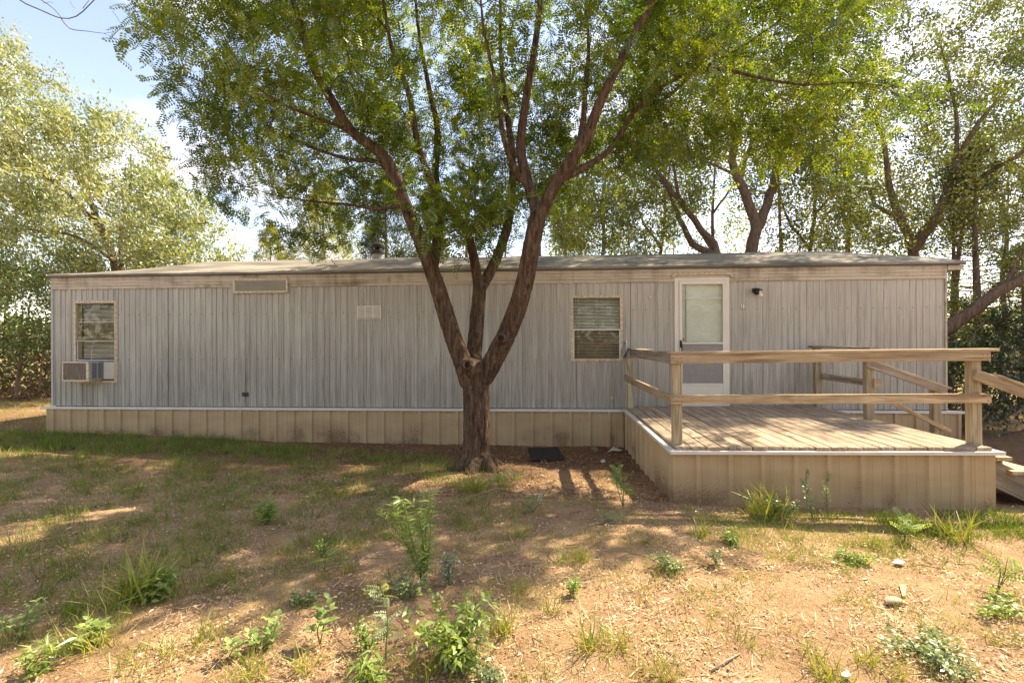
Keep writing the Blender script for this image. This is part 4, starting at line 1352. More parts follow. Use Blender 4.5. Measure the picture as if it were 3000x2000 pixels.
crownB = sample_crown([(1450, -200), (1460, 260), (1600, 250), (1760, 270), (1900, 280), (2050, 330), (2160, 220), (2100, 60), (2000, -200)], 6.2, 100, 5.8, 8.2, 0.4)
crownC = sample_crown([(950, 430), (980, 520), (1080, 565), (1180, 530), (1180, 430)], 6.0, 9, 5.5, 6.5, 0.3)
kn1 = at(1150, 778, 6.07); kn2 = at(1073, 838, 6.12)
main = make_tree('locust_tree', 'big locust tree with a forked trunk standing right in front of the grey mobile home', 'tree', (TB.x, 6.3, TB.z), main_limbs,
                 np.vstack([crownA, crownB, crownC]), M_BARK, M_LOCUST, leaves_per=48, spread=0.10, size=0.185, T=FROND, TF=FRONDF, fused=True,
                 sag=0.16, up=0.55, lumps=[(kn1, 0.07), (kn2, 0.085), (at(1085, 850, 6.25), 0.15)], subs=5, sublen=0.42)
M_HOLE = simple('knot_hollow_dark', (0.022, 0.014, 0.010), 0.95, 0.4, 40)
for kc, r in ((at(1150, 777, 5.955), 0.062), (at(1073, 838, 5.995), 0.056)):
    mb = MB(); ring(mb, kc, r, r * 0.58, 0.0, 0.07, 18)
    part('knot', mb, M_BARK, main, 0.006, True)
    mb = MB().tube([Vector(kc) + Vector((0, 0.06, 0)), Vector(kc) + Vector((0, 0.012, 0))], r * 0.62, 14)
    part('knot_hollow', mb, M_HOLE, main)

# ------------------------------------------------------------------ trees behind
def G0(px, Y, z=0.0): return (X_at(px, Y), Y, z)
LY = 14.0
t_l = [
    (L3([(285, 780, LY), (262, 600, LY), (235, 530, LY), (205, 460, LY), (165, 370, LY), (130, 310, LY), (100, 260, LY)]), 0.15, 0.03),
    (L3([(275, 760, 14.3), (278, 600, 14.3), (280, 520, 14.4), (300, 440, 14.5), (300, 360, 14.6)]), 0.09, 0.02),
    (L3([(240, 540, LY), (200, 490, 13.6), (140, 430, 13.3), (60, 380, 13), (-40, 320, 13)]), 0.07, 0.02),
    (L3([(262, 600, 13.9), (180, 545, 13.5), (90, 530, 13.2), (-40, 520, 13)]), 0.05, 0.015),
    (L3([(278, 610, 14.3), (340, 560, 14.4), (420, 520, 14.4), (480, 510, 14.4)]), 0.05, 0.015),
    (L3([(205, 460, LY), (200, 360, 14.4), (185, 300, 14.6)]), 0.06, 0.02),
]
tg = sample_crown([(-260, -60), (-30, 60), (25, 90), (50, 170), (80, 230), (100, 175), (165, 240), (215, 310), (245, 270), (295, 290), (335, 340), (375, 390),
                   (440, 450), (490, 500), (520, 560), (530, 640), (300, 650), (120, 700), (-260, 700)], LY, 700, 11.6, 16.2, 1.0)
make_tree('elm_tree', 'tall pale green elm leaning left behind the left end of the mobile home', 'tree', G0(285, LY), t_l, tg, M_BARK2, M_ELM,
          leaves_per=148, spread=0.14, size=0.118, T=LEAF * np.array([1, 0.8, 1]), wind=(-0.9, 0, 1.1), group=None, subs=4, sublen=0.75, rfac=0.007, maxr=0.04, step=0.4, sag=-0.05)
# undergrowth at the left
UY = 11.5
u_l = [(L3([(40, 905, UY), (45, 840, UY), (60, 760, UY), (70, 690, UY)]), 0.05, 0.015),
       (L3([(-20, 905, UY), (-10, 820, UY), (10, 740, UY), (20, 650, UY)]), 0.06, 0.015),
       (L3([(90, 900, UY), (95, 840, UY), (110, 770, UY)]), 0.03, 0.01)]
tg = sample_crown([(-300, 600), (60, 600), (140, 640), (160, 800), (120, 830), (60, 800), (-300, 830)], UY, 170, 10.4, 12.6, 0.5)
make_tree('shrub', 'bushy green shrub at the left edge beyond the end of the mobile home', 'shrub', G0(40, UY), u_l, tg, M_BARK2,
          mat_leaf('shrub_leaf', [(0, (0.05, 0.085, 0.02)), (0.5, (0.11, 0.16, 0.035)), (1, (0.22, 0.26, 0.08))], 0.45, 0.08), leaves_per=120, spread=0.12, size=0.075,
          subs=4, sublen=0.35, rfac=0.008)
# dry brush under it
O = np.stack([RNG.uniform(-16, -8.2, 5200), RNG.uniform(12.0, 14.0, 5200), RNG.uniform(0.0, 1.3, 5200) ** 1.3], 1)
D = RNG.normal(size=(5200, 3)) * np.array([1, 0.6, 0.55])
STR = np.array([(0, 0.012, 0), (1, 0.005, 0.06), (1, -0.005, 0.06), (0, -0.012, 0)])
V, F, tt = leaf_cloud(O, D, STR, LEAFF, 0.55, RNG.uniform(0, 1, 5200), 0.9)
tag(obj('dry_brush', from_arrays('dry_brush', V, F, tt), mat_leaf('dry_brush_stem', [(0, (0.05, 0.028, 0.018)), (1, (0.22, 0.14, 0.09))], 0.1, 0.03, (1, 1, 1))),
    'tangle of dead brown brush under the green shrub at the left', 'brush', kind='stuff')
O = np.stack([RNG.uniform(-26, -8.4, 9000), RNG.uniform(14.2, 16.0, 9000), RNG.uniform(0.0, 2.4, 9000)], 1)
V, F, tt = leaf_cloud(O, RNG.normal(size=(9000, 3)), LEAF, LEAFF, 0.2, RNG.uniform(0, 0.6, 9000), 0.9)
tag(obj('thicket', from_arrays('thicket', V, F, tt), M_DKELM), 'dark leafy thicket behind the shrub on the left', 'thicket', kind='stuff')

# right hand elms
EY = 13.0
e1 = [
    (L3([(1722, 790, EY), (1725, 590, EY), (1736, 520, EY), (1720, 470, EY), (1700, 420, EY), (1682, 370, EY), (1688, 310, EY), (1668, 250, EY), (1650, 190, EY), (1640, 80, EY)]), 0.20, 0.03),
    (L3([(1736, 530, EY), (1762, 470, 13.2), (1778, 410, 13.4), (1805, 340, 13.5), (1850, 250, 13.6), (1895, 180, 13.6), (1950, 90, 13.6)]), 0.13, 0.03),
    (L3([(1700, 420, EY), (1720, 340, 12.8), (1745, 260, 12.6), (1750, 180, 12.5)]), 0.05, 0.015),
    (L3([(1690, 400, EY), (1620, 370, 12.6), (1560, 350, 12.4), (1500, 320, 12.3)]), 0.04, 0.012),
    (L3([(1795, 360, 13.5), (1860, 320, 13.3), (1930, 290, 13.2)]), 0.05, 0.015),
]
tg = sample_crown([(1440, 60), (1450, 260), (1540, 330), (1640, 300), (1700, 350), (1780, 480), (1880, 440), (1900, 300), (1960, 200), (2050, 60), (1900, -160), (1500, -160)], EY, 330, 11.2, 15.2, 0.8)
make_tree('elm_tree', 'brown forked elm rising behind the roof just left of the door', 'tree', G0(1722, EY), e1, tg, M_BARK2, M_DKELM,
          leaves_per=150, spread=0.12, size=0.085, group='elm trees behind the mobile home', subs=4, sublen=0.6, rfac=0.008, step=0.4)
e2 = [
    (L3([(1668, 790, 12.6), (1650, 590, 12.6), (1612, 530, 12.6), (1575, 480, 12.6), (1530, 420, 12.6), (1490, 370, 12.6), (1455, 335, 12.6), (1430, 280, 12.6)]), 0.13, 0.03),
    (L3([(1645, 585, 12.6), (1590, 560, 12.8), (1560, 500, 12.9), (1535, 440, 13.0), (1500, 400, 13)]), 0.10, 0.02),
    (L3([(1560, 460, 12.6), (1550, 400, 12.4), (1545, 340, 12.3)]), 0.05, 0.015),
]
tg = sample_crown([(1240, 440), (1300, 560), (1420, 570), (1540, 560), (1600, 480), (1640, 400), (1560, 300), (1400, 250), (1330, 340)], 12.6, 150, 11.6, 13.8, 0.6)
make_tree('elm_tree', 'slim elm leaning left behind the roof between the middle window and the door', 'tree', G0(1668, 12.6), e2, tg, M_BARK2, M_DKELM,
          leaves_per=120, spread=0.12, size=0.085, group='elm trees behind the mobile home', subs=4, sublen=0.5, rfac=0.008, step=0.35)
e3 = [
    (L3([(2110, 790, EY), (2098, 600, EY), (2088, 540, EY), (2060, 480, EY), (2040, 410, EY), (2030, 330, EY), (2000, 250, EY)]), 0.17, 0.03),
    (L3([(2095, 575, EY), (2140, 515, 12.8), (2165, 470, 12.7), (2195, 390, 12.6), (2230, 310, 12.5), (2290, 230, 12.4)]), 0.14, 0.03),
    (L3([(2165, 480, 12.7), (2240, 420, 12.5), (2330, 360, 12.3), (2450, 300, 12.1)]), 0.08, 0.02),
    (L3([(2062, 500, EY), (2010, 470, 13.2), (1985, 400, 13.3), (1975, 330, 13.4)]), 0.06, 0.02),
    (L3([(2190, 400, 12.6), (2200, 300, 12.7), (2185, 200, 12.8), (2160, 100, 12.8)]), 0.06, 0.02),
]
tg = sample_crown([(1890, 230), (1880, 420), (1900, 560), (2000, 600), (2060, 560), (2150, 560), (2300, 500), (2500, 480), (2700, 300), (2600, -160), (2050, -160), (1960, 60)], EY, 470, 11.0, 15.2, 0.8)
make_tree('elm_tree', 'dark elm with a wide fork behind the right part of the roof', 'tree', G0(2110, EY), e3, tg, M_BARK2, M_DKELM,
          leaves_per=150, spread=0.12, size=0.085, group='elm trees behind the mobile home', subs=4, sublen=0.6, rfac=0.008, step=0.4)
# leaning limb tree at right
e4 = [(L3([(2060, 900, 10.6), (2120, 800, 10.4), (2185, 748, 10.2), (2240, 712, 10.0), (2290, 672, 9.9), (2352, 640, 9.8), (2450, 560, 9.6)]), 0.16, 0.07),
      (L3([(2310, 660, 9.9), (2340, 590, 9.9), (2380, 500, 9.9), (2420, 380, 9.9)]), 0.05, 0.015)]
tg = np.vstack([sample_crown([(2290, 460), (2280, 560), (2360, 640), (2560, 640), (2700, 400), (2500, 250)], 9.8, 80, 8.8, 10.8, 0.5),
                sample_crown([(2180, 640), (2180, 800), (2250, 790), (2290, 700), (2230, 640)], 10.2, 14, 9.8, 10.8, 0.3)])
make_tree('leaning_tree', 'thick brown trunk leaning right beyond the right end of the mobile home', 'tree', (X_at(2060, 10.6), 10.6, 0), e4, tg, M_BARK2, M_DKELM,
          leaves_per=100, spread=0.11, size=0.07, subs=4, sublen=0.35, rfac=0.009)
# evergreen looking shrub at right behind the deck corner
s1 = [(L3([(2230, 1010, 9.6), (2270, 960, 9.6), (2310, 900, 9.5), (2330, 840, 9.4)]), 0.035, 0.012),
      (L3([(2225, 1010, 9.6), (2300, 1000, 9.4), (2370, 985, 9.2), (2440, 990, 9.1)]), 0.022, 0.008),
      (L3([(2220, 1005, 9.7), (2215, 930, 9.7), (2225, 840, 9.7), (2240, 760, 9.7)]), 0.04, 0.012)]
tg = sample_crown([(2178, 790), (2175, 930), (2240, 960), (2330, 960), (2480, 900), (2500, 700), (2340, 700), (2290, 800)], 9.5, 110, 8.9, 10.6, 0.4)
make_tree('shrub', 'dark green broadleaf shrub behind the right corner post of the deck', 'shrub', (X_at(2230, 9.6), 9.6, -0.02), s1, tg, M_BARK2,
          mat_leaf('dark_shrub_leaf', [(0, (0.015, 0.035, 0.012)), (0.5, (0.035, 0.065, 0.02)), (1, (0.10, 0.14, 0.04))], 0.35, 0.10), leaves_per=110, spread=0.09, size=0.07,
          subs=4, sublen=0.28, rfac=0.008)

# slender elms filling the gaps
M_YELM = mat_leaf('sunlit_elm_leaf', [(0.0, (0.11, 0.15, 0.03)), (0.5, (0.22, 0.27, 0.06)), (1.0, (0.38, 0.40, 0.13))], 0.5, 0.08)  # brighter copy of the elm leaf, sunlight put into the colour
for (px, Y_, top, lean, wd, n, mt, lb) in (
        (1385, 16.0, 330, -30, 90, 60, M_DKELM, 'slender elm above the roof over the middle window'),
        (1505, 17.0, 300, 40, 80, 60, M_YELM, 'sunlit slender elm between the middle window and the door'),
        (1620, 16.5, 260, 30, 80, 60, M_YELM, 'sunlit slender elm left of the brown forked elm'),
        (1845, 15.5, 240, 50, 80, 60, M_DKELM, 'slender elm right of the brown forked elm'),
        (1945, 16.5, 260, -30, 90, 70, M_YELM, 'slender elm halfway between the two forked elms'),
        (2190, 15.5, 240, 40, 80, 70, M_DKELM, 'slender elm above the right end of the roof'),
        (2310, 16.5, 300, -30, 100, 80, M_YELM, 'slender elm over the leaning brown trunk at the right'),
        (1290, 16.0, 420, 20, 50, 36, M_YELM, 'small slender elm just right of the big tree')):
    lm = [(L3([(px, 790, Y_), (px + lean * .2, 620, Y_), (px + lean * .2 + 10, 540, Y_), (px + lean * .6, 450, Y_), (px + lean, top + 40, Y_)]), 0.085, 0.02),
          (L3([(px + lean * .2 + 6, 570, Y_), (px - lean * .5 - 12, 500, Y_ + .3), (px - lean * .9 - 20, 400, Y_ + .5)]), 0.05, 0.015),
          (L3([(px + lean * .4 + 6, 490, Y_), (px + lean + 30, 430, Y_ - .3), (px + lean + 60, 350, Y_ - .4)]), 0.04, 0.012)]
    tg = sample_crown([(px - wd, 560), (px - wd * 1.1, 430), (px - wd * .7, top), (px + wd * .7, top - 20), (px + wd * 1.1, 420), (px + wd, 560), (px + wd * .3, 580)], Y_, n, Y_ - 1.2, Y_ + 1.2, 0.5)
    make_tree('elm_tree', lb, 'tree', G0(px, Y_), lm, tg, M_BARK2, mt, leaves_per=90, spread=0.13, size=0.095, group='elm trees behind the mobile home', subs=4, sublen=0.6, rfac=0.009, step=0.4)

# conifers
def conifer(label, px, Y, top_px, r_trunk, spread_r, mat, bare=0.45, dens=1.0, group='conifers behind the mobile home', droop=0.1, needle=0.085, nbr=60, base_r=0.0, name='juniper_tree', full=0):
    x = X_at(px, Y); hgt = at(px, top_px, Y).z
    root = thing(name, (x, Y, 0), label, 'tree', group)
    org = np.array([x, Y, 0.0]); WM = Matrix.Translation((x, Y, 0))
    ph = RNG.uniform(0, 6)
    zz = np.linspace(0, hgt, 14)
    tp = np.stack([x + 0.06 * np.sin(zz * 0.7 + ph), Y + 0 * zz, zz], 1)
    V, F = tubes_arrays([(tp, np.linspace(r_trunk, 0.012, 14))], lambda r: 9)
    obj('trunk', from_arrays('trunk', V - org, F), M_BARK2, root, WM, True)
    pol = []; O = []; D = []
    for i in range(nbr):
        t = (i + RNG.uniform(0, 1)) / nbr
        z = 0.6 + (hgt - 0.7) * t
        a = RNG.uniform(0, 2 * math.pi)
        L = spread_r * (1 - t) ** 0.65 * RNG.uniform(0.55, 1.1) + 0.15
        up_ = 0.25 * t
        e = np.array([math.cos(a) * L, math.sin(a) * L, L * (up_ - droop)])
        s0 = np.array([x + 0.06 * math.sin(z * 0.7 + ph), Y, z])
        q = np.array([s0, s0 + e * 0.35 + [0, 0, 0.04 * L], s0 + e * 0.7, s0 + e])
        rb = 0.006 + 0.008 * L
        pol.append((q, np.array([rb, rb * .7, rb * .45, 0.004])))
        # side twigs
        for k in range(5):
            u = RNG.uniform(0.25, 1)
            b = s0 + e * u
            sd = np.array([math.cos(a + RNG.choice([-1, 1]) * 0.9), math.sin(a + 0.9), RNG.uniform(-0.25, 0.25)]) * L * 0.28 * (1.15 - u * 0.5)
            pol.append((np.array([b, b + sd * .5 + RNG.normal(size=3) * 0.02, b + sd]), np.array([0.006, 0.0045, 0.003])))
            if u > bare * RNG.uniform(0.6, 1.3) or t > 0.8:
                m = int(34 * dens)
                ss = RNG.uniform(0.1, 1.1, (m, 1))
                O.append(b + sd * ss + RNG.normal(size=(m, 3)) * 0.085 * (0.6 + L * 0.35)); D.append(sd / (np.linalg.norm(sd) + 1e-6) + e / (L + 1e-6) * 0.6 + RNG.normal(size=(m, 3)) * 0.6)
    V, F = tubes_arrays(pol, lambda r: 4)
    tag(obj('branches', from_arrays('branches', V - org, F), M_BARK2, root, WM), kind='stuff')
    if full:
        m = full
        t = RNG.uniform(0, 1, m) ** 1.35; a = RNG.uniform(0, 2 * math.pi, m)
        lob = 1 + 0.22 * np.sin(a * 3 + t * 9 + ph) + 0.2 * np.sin(a * 7 + t * 23)
        rr = spread_r * (1 - t) ** 0.75 * lob * RNG.uniform(0.45, 1.0, m) ** 0.5
        o2 = np.stack([x + rr * np.cos(a), Y + rr * np.sin(a), 0.5 + (hgt - 0.4) * t + 0.25 * rr], 1)
        O.append(o2 + RNG.normal(size=(m, 3)) * 0.06)
        D.append(np.stack([np.cos(a), np.sin(a), 1.1 + 0 * a], 1) + RNG.normal(size=(m, 3)) * 0.5)
    O = np.vstack(O); D = np.vstack(D)
    TT = np.array([(0, 0, 0), (0.35, 0.09, 0), (1, 0, 0), (0.35, -0.09, 0)])
    V, F, tt = leaf_cloud(O, D, TT, LEAFF, needle * 1.1, 0.5 + 0.2 * RNG.normal(size=len(O)), 0.9)
    tag(obj('crown', from_arrays('crown', V - org, F, tt), mat, root, WM), kind='stuff')
    return root
M_YCON = mat_leaf('sunlit_yellow_juniper', [(0, (0.20, 0.22, 0.05)), (0.5, (0.36, 0.36, 0.09)), (1, (0.50, 0.47, 0.17))], 0.35, 0.04)  # yellow-green foliage, with sunlit brightness put into its colour
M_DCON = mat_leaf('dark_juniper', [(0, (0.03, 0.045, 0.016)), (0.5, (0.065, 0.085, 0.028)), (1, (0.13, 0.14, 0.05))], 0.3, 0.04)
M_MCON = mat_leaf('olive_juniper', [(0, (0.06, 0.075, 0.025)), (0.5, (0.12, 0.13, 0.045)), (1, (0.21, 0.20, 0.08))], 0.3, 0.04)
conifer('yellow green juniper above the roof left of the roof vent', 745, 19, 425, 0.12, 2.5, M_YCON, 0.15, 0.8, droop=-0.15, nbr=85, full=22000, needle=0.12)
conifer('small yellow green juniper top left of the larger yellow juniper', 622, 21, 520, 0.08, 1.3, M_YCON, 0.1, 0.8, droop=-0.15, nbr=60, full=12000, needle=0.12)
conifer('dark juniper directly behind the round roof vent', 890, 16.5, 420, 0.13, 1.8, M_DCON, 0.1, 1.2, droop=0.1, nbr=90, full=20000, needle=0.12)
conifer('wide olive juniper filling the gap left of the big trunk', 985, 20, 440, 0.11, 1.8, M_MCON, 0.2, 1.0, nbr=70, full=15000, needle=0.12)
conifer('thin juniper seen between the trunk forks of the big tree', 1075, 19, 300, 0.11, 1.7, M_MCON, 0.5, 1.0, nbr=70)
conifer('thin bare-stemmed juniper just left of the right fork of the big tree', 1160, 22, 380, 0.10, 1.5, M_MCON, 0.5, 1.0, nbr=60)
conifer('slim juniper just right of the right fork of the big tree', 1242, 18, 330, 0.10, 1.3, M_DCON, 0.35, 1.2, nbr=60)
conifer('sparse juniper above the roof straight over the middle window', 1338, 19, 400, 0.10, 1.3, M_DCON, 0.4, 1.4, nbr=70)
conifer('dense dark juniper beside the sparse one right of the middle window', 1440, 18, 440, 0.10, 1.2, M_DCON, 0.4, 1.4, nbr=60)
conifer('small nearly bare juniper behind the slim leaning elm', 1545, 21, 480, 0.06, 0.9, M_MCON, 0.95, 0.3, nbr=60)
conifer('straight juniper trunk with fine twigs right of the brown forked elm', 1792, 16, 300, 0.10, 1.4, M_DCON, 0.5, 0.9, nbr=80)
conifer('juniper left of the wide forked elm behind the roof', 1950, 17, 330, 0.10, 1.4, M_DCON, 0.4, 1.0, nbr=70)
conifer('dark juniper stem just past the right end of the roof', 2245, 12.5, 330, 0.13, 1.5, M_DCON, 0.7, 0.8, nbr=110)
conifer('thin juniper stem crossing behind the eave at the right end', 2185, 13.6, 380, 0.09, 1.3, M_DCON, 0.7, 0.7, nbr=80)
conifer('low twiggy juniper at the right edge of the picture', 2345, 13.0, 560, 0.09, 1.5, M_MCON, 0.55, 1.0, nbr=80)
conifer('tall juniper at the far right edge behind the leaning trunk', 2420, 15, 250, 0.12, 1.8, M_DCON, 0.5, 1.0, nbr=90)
# far tree belt and open field
O = np.stack([RNG.uniform(-160, 220, 14000), RNG.uniform(90, 110, 14000), np.zeros(14000)], 1)
O[:, 2] = RNG.uniform(0, 1, 14000) ** 0.8 * (3.5 + 2.2 * np.sin(O[:, 0] * 0.09) + 1.2 * np.sin(O[:, 0] * 0.31 + 1))
V, F, tt = leaf_cloud(O, RNG.normal(size=(14000, 3)), LEAF, LEAFF, 1.8, RNG.uniform(0.2, 1, 14000), 0.9)
tag(obj('distant_trees', from_arrays('distant_trees', V, F, tt), M_MCON), 'low belt of distant trees along the horizon', 'tree belt', kind='stuff')
O = np.stack([RNG.uniform(6.8, 30, 7000), RNG.uniform(15, 22, 7000), RNG.uniform(0.0, 1.3, 7000)], 1)
V, F, tt = leaf_cloud(O, RNG.normal(size=(7000, 3)), LEAF, LEAFF, 0.17, RNG.uniform(0.0, 0.8, 7000), 0.9)
tag(obj('thicket', from_arrays('thicket', V, F, tt), M_MCON), 'low green thicket in the distance beyond the deck stairs', 'thicket', kind='stuff')

O = np.stack([RNG.uniform(-30, 30, 24000), RNG.uniform(-18, -12, 24000), np.zeros(24000)], 1)
O[:, 2] = 0.3 + RNG.uniform(0, 1, 24000) * (6.0 + 1.8 * np.sin(O[:, 0] * 0.6) + 1.2 * np.sin(O[:, 0] * 1.7 + 2))
V, F, tt = leaf_cloud(O, RNG.normal(size=(24000, 3)), LEAF, LEAFF, 0.45, RNG.uniform(0.1, 0.9, 24000), 0.9)
tag(obj('tree_row', from_arrays('tree_row', V, F, tt), M_DKELM), 'row of leafy trees across the yard, mirrored in the window panes', 'tree row', kind='stuff')

n_ = 30000
O = np.stack([RNG.uniform(-10, 34, n_), RNG.uniform(22, 29, n_), np.zeros(n_)], 1)
hh = 5.2 + 1.3 * np.sin(O[:, 0] * 0.8) + 1.1 * np.sin(O[:, 0] * 2.1 + 1) + 0.6 * np.sin(O[:, 0] * 4.3)
O[:, 2] = RNG.uniform(0.0, 1.0, n_) ** 0.8 * hh
# leaves gather in clumps
cl_ = np.floor(O / 0.9) * 0.9 + 0.45
O = cl_ + (O - cl_) * 0.85 + RNG.normal(size=(n_, 3)) * 0.12
V, F, tt = leaf_cloud(O, RNG.normal(size=(n_, 3)), LEAF, LEAFF, 0.17, RNG.uniform(0.1, 0.9, n_), 0.9)
tag(obj('far_tree_belt', from_arrays('far_tree_belt', V, F, tt), M_YELM), 'yellow green mass of trees filling the gaps behind the junipers and elms', 'tree belt', kind='stuff')

# bare hanging branch, upper left
br = thing('bare_branch', at(200, 60, 4.6), 'bare thin branch hanging into the sky at the upper left', 'branch')
bp = [((L3([(-60, -120, 4.6), (20, -40, 4.6), (45, 0, 4.6), (90, 22, 4.6), (140, 42, 4.6), (175, 38, 4.6), (205, 12, 4.6), (235, -20, 4.6)])), 0.0075, 0.004),
      (L3([(140, 42, 4.6), (160, 66, 4.6), (200, 72, 4.6), (240, 77, 4.6), (258, 74, 4.6), (260, 64, 4.6)]), 0.0045, 0.0016),
      (L3([(238, 77, 4.6), (258, 85, 4.6), (278, 97, 4.6)]), 0.0022, 0.001),
      (L3([(20, -40, 4.7), (80, -8, 4.7), (120, 18, 4.7), (142, 42, 4.6)]), 0.005, 0.003),
      (L3([(190, 20, 4.6), (205, 0, 4.6), (200, -20, 4.6)]), 0.003, 0.0015),
      (L3([(172, 20, 4.62), (165, 12, 4.62), (160, 0, 4.62)]), 0.002, 0.001),
      (L3([(100, 8, 4.66), (115, 5, 4.66), (125, 8, 4.66)]), 0.002, 0.001)]
V, F = tubes_arrays([(np.array(resample(p, 0.06)), np.linspace(a, b, len(resample(p, 0.06)))) for p, a, b in bp], lambda r: 6)
org = np.array(at(200, 60, 4.6))
obj('twig', from_arrays('twig', V - org, F), simple('purple_grey_twig', (0.11, 0.08, 0.075), 0.8), br, Matrix.Translation(Vector(org)), True)

# ------------------------------------------------------------------ ground cover
M_GRASS = mat_leaf('grass_blade', [(0.0, (0.07, 0.125, 0.012)), (0.4, (0.16, 0.235, 0.025)), (0.7, (0.33, 0.34, 0.055)), (1.0, (0.48, 0.38, 0.17))], 0.35, 0.04)
M_STRAW = mat_leaf('dry_litter', [(0.0, (0.16, 0.08, 0.04)), (0.45, (0.46, 0.30, 0.16)), (1.0, (0.80, 0.63, 0.42))], 0.15, 0.03, (1, 0.95, 0.8))
BLADE = np.array([(0, 0.02, 0), (0, -0.02, 0), (0.5, -0.016, 0.0), (0.5, 0.016, 0.0), (1.0, -0.003, -0.18), (1.0, 0.003, -0.18)])
BLADEF = np.array([(0, 1, 2, 3), (3, 2, 4, 5)])

def zground(x, y):
    return ground_base(x, y)

SBLADE = np.array([(0, 0.022, 0), (0, -0.022, 0), (1.0, -0.004, -0.10), (1.0, 0.004, -0.10)])
def grass_field(name, label, n_tufts, per, sampler, h, tint_mu, spread=0.03, lean=0.55, kind='stuff', tsd=0.15, mat=None):
    C = sampler(n_tufts)
    n = n_tufts * per
    c = np.repeat(C, per, axis=0)
    xy = c + RNG.normal(size=(n, 2)) * spread
    z = zground(xy[:, 0], xy[:, 1]) - 0.006
    O = np.stack([xy[:, 0], xy[:, 1], z], 1)
    D = np.stack([RNG.normal(size=n) * lean, RNG.normal(size=n) * lean, np.ones(n)], 1)
    hs = np.repeat(RNG.uniform(0.6, 1.35, n_tufts), per) * RNG.uniform(0.5, 1.15, n) * h
    tn = np.repeat(RNG.normal(size=n_tufts) * tsd, per) + tint_mu + RNG.normal(size=n) * 0.10
    R = frames(D, up=1.5)
    V, F = instance(SBLADE, LEAFF, O, R, hs)
    me = from_arrays(name, V, F, np.repeat(np.clip(tn, 0, 1), len(SBLADE)))
    o = obj(name, me, mat or M_GRASS)
    return tag(o, label, 'grass', kind='stuff')

def patchy(x, y, s=1.0, off=0.0):
    return np.array([noise.noise((a * s + off, b * s, off)) for a, b in zip(x, y)])

def sampler_region(polys_px, thr=-0.05, s=1.3, off=0.0):
    polys = [[tuple(G(px, py))[:2] for px, py in poly] for poly in polys_px]
    def f(n):
        out = np.zeros((0, 2))
        A = np.array([p for poly in polys for p in poly]); lo, hi = A.min(0), A.max(0)
        while len(out) < n:
            q = RNG.uniform(0, 1, (n * 2, 2)) * (hi - lo) + lo
            m = np.zeros(len(q), bool)
            for poly in polys: m |= in_poly(q[:, 0], q[:, 1], poly)
            m &= ~((q[:, 0] > 1.2) & (q[:, 1] > 4.93)) & (q[:, 1] < 7.93)
            q = q[m]
            if len(q) == 0: continue
            v = patchy(q[:, 0], q[:, 1], s, off) + RNG.normal(size=len(q)) * 0.10
            out = np.vstack([out, q[v > thr]])
        return out[:n]
    return f
lawn = [(-500, 1000), (-100, 965), (120, 985), (600, 1020), (1000, 1045), (1160, 1100), (1200, 1200), (1130, 1260), (1000, 1200), (850, 1260), (650, 1350), (450, 1400), (200, 1460), (-200, 1540), (-900, 1400)]
grass_field('grass', 'short green grass in the shade in front of the left half of the home', 6500, 10, sampler_region([lawn], -0.10, 1.7, 3.0), 0.095, 0.38, tsd=0.2)
grass_field('grass', 'taller dark green grass strip along the left skirting', 1500, 10, sampler_region([[(-700, 955), (120, 975), (700, 1018), (700, 1045), (100, 1035), (-700, 1030)]], -0.2, 1.2, 9.0), 0.12, 0.28)
grass_field('grass', 'dry straw coloured grass between the green patches on the left', 2600, 9, sampler_region([lawn + []], -0.02, 0.9, 21.0), 0.07, 0.86)
grass_field('grass', 'sparse yellow green grass on the sandy foreground', 1500, 9, sampler_region([[(-600, 1350), (300, 1380), (900, 1180), (1300, 1150), (2600, 1230), (3100, 1568), (2900, 1700), (-600, 1700)]], -0.05, 2.2, 33.0), 0.08, 0.60, tsd=0.2)
grass_field('grass', 'weedy green ground cover on the hump before the deck', 1500, 9, sampler_region([[(1560, 1175), (1750, 1165), (2100, 1190), (2130, 1260), (1960, 1330), (1800, 1290), (1620, 1230)]], -0.25, 1.6, 43.0), 0.055, 0.52)
grass_field('grass', 'dark green grass before the right end of the deck skirting', 650, 10, sampler_region([[(2000, 1180), (2290, 1185), (2700, 1160), (2700, 1260), (2250, 1240), (2050, 1230)]], -0.2, 1.6, 53.0), 0.10, 0.30)
grass_field('grass', 'dry yellow grass beyond the left end of the home', 2200, 8, lambda n: np.stack([RNG.uniform(-17, -8.9, n), RNG.uniform(8.0, 12.5, n)], 1), 0.10, 0.72)
grass_field('grass', 'patchy grass beyond the right end of the home', 1500, 8, lambda n: np.stack([RNG.uniform(6.5, 16, n), RNG.uniform(8.0, 17, n)], 1), 0.09, 0.62)

# litter: bark chips, dead leaflets, straw
def litter(name, label, n, area, size, T, lo, hi, up, mat=M_STRAW):
    x = RNG.uniform(area[0], area[1], n); y = area[2] + (area[3] - area[2]) * RNG.uniform(0, 1, n) ** 1.3
    keep = ~((x > 1.2) & (x < 4.25) & (y > 4.93)) & (y < 7.9)
    v = patchy(x, y, 2.3, 77.0) * 1.1 + RNG.normal(size=n) * 0.3
    keep &= v > -0.16
    x, y = x[keep], y[keep]
    O = np.stack([x, y, zground(x, y) + 0.006 + RNG.uniform(0, 0.008, len(x))], 1)
    D = np.stack([RNG.normal(size=len(x)), RNG.normal(size=len(x)), RNG.normal(size=len(x)) * 0.16], 1)
    V, F, tt = leaf_cloud(O, D, T, LEAFF if len(T) == 4 else BLADEF, size, RNG.uniform(lo, hi, len(x)), up, 0.6)
    return tag(obj(name, from_arrays(name, V, F, tt), mat), label, 'litter', kind='stuff')
CHIP = np.array([(0, 0, 0), (0.4, 0.24, 0.10), (1, 0.05, 0.02), (0.55, -0.22, 0.08)])
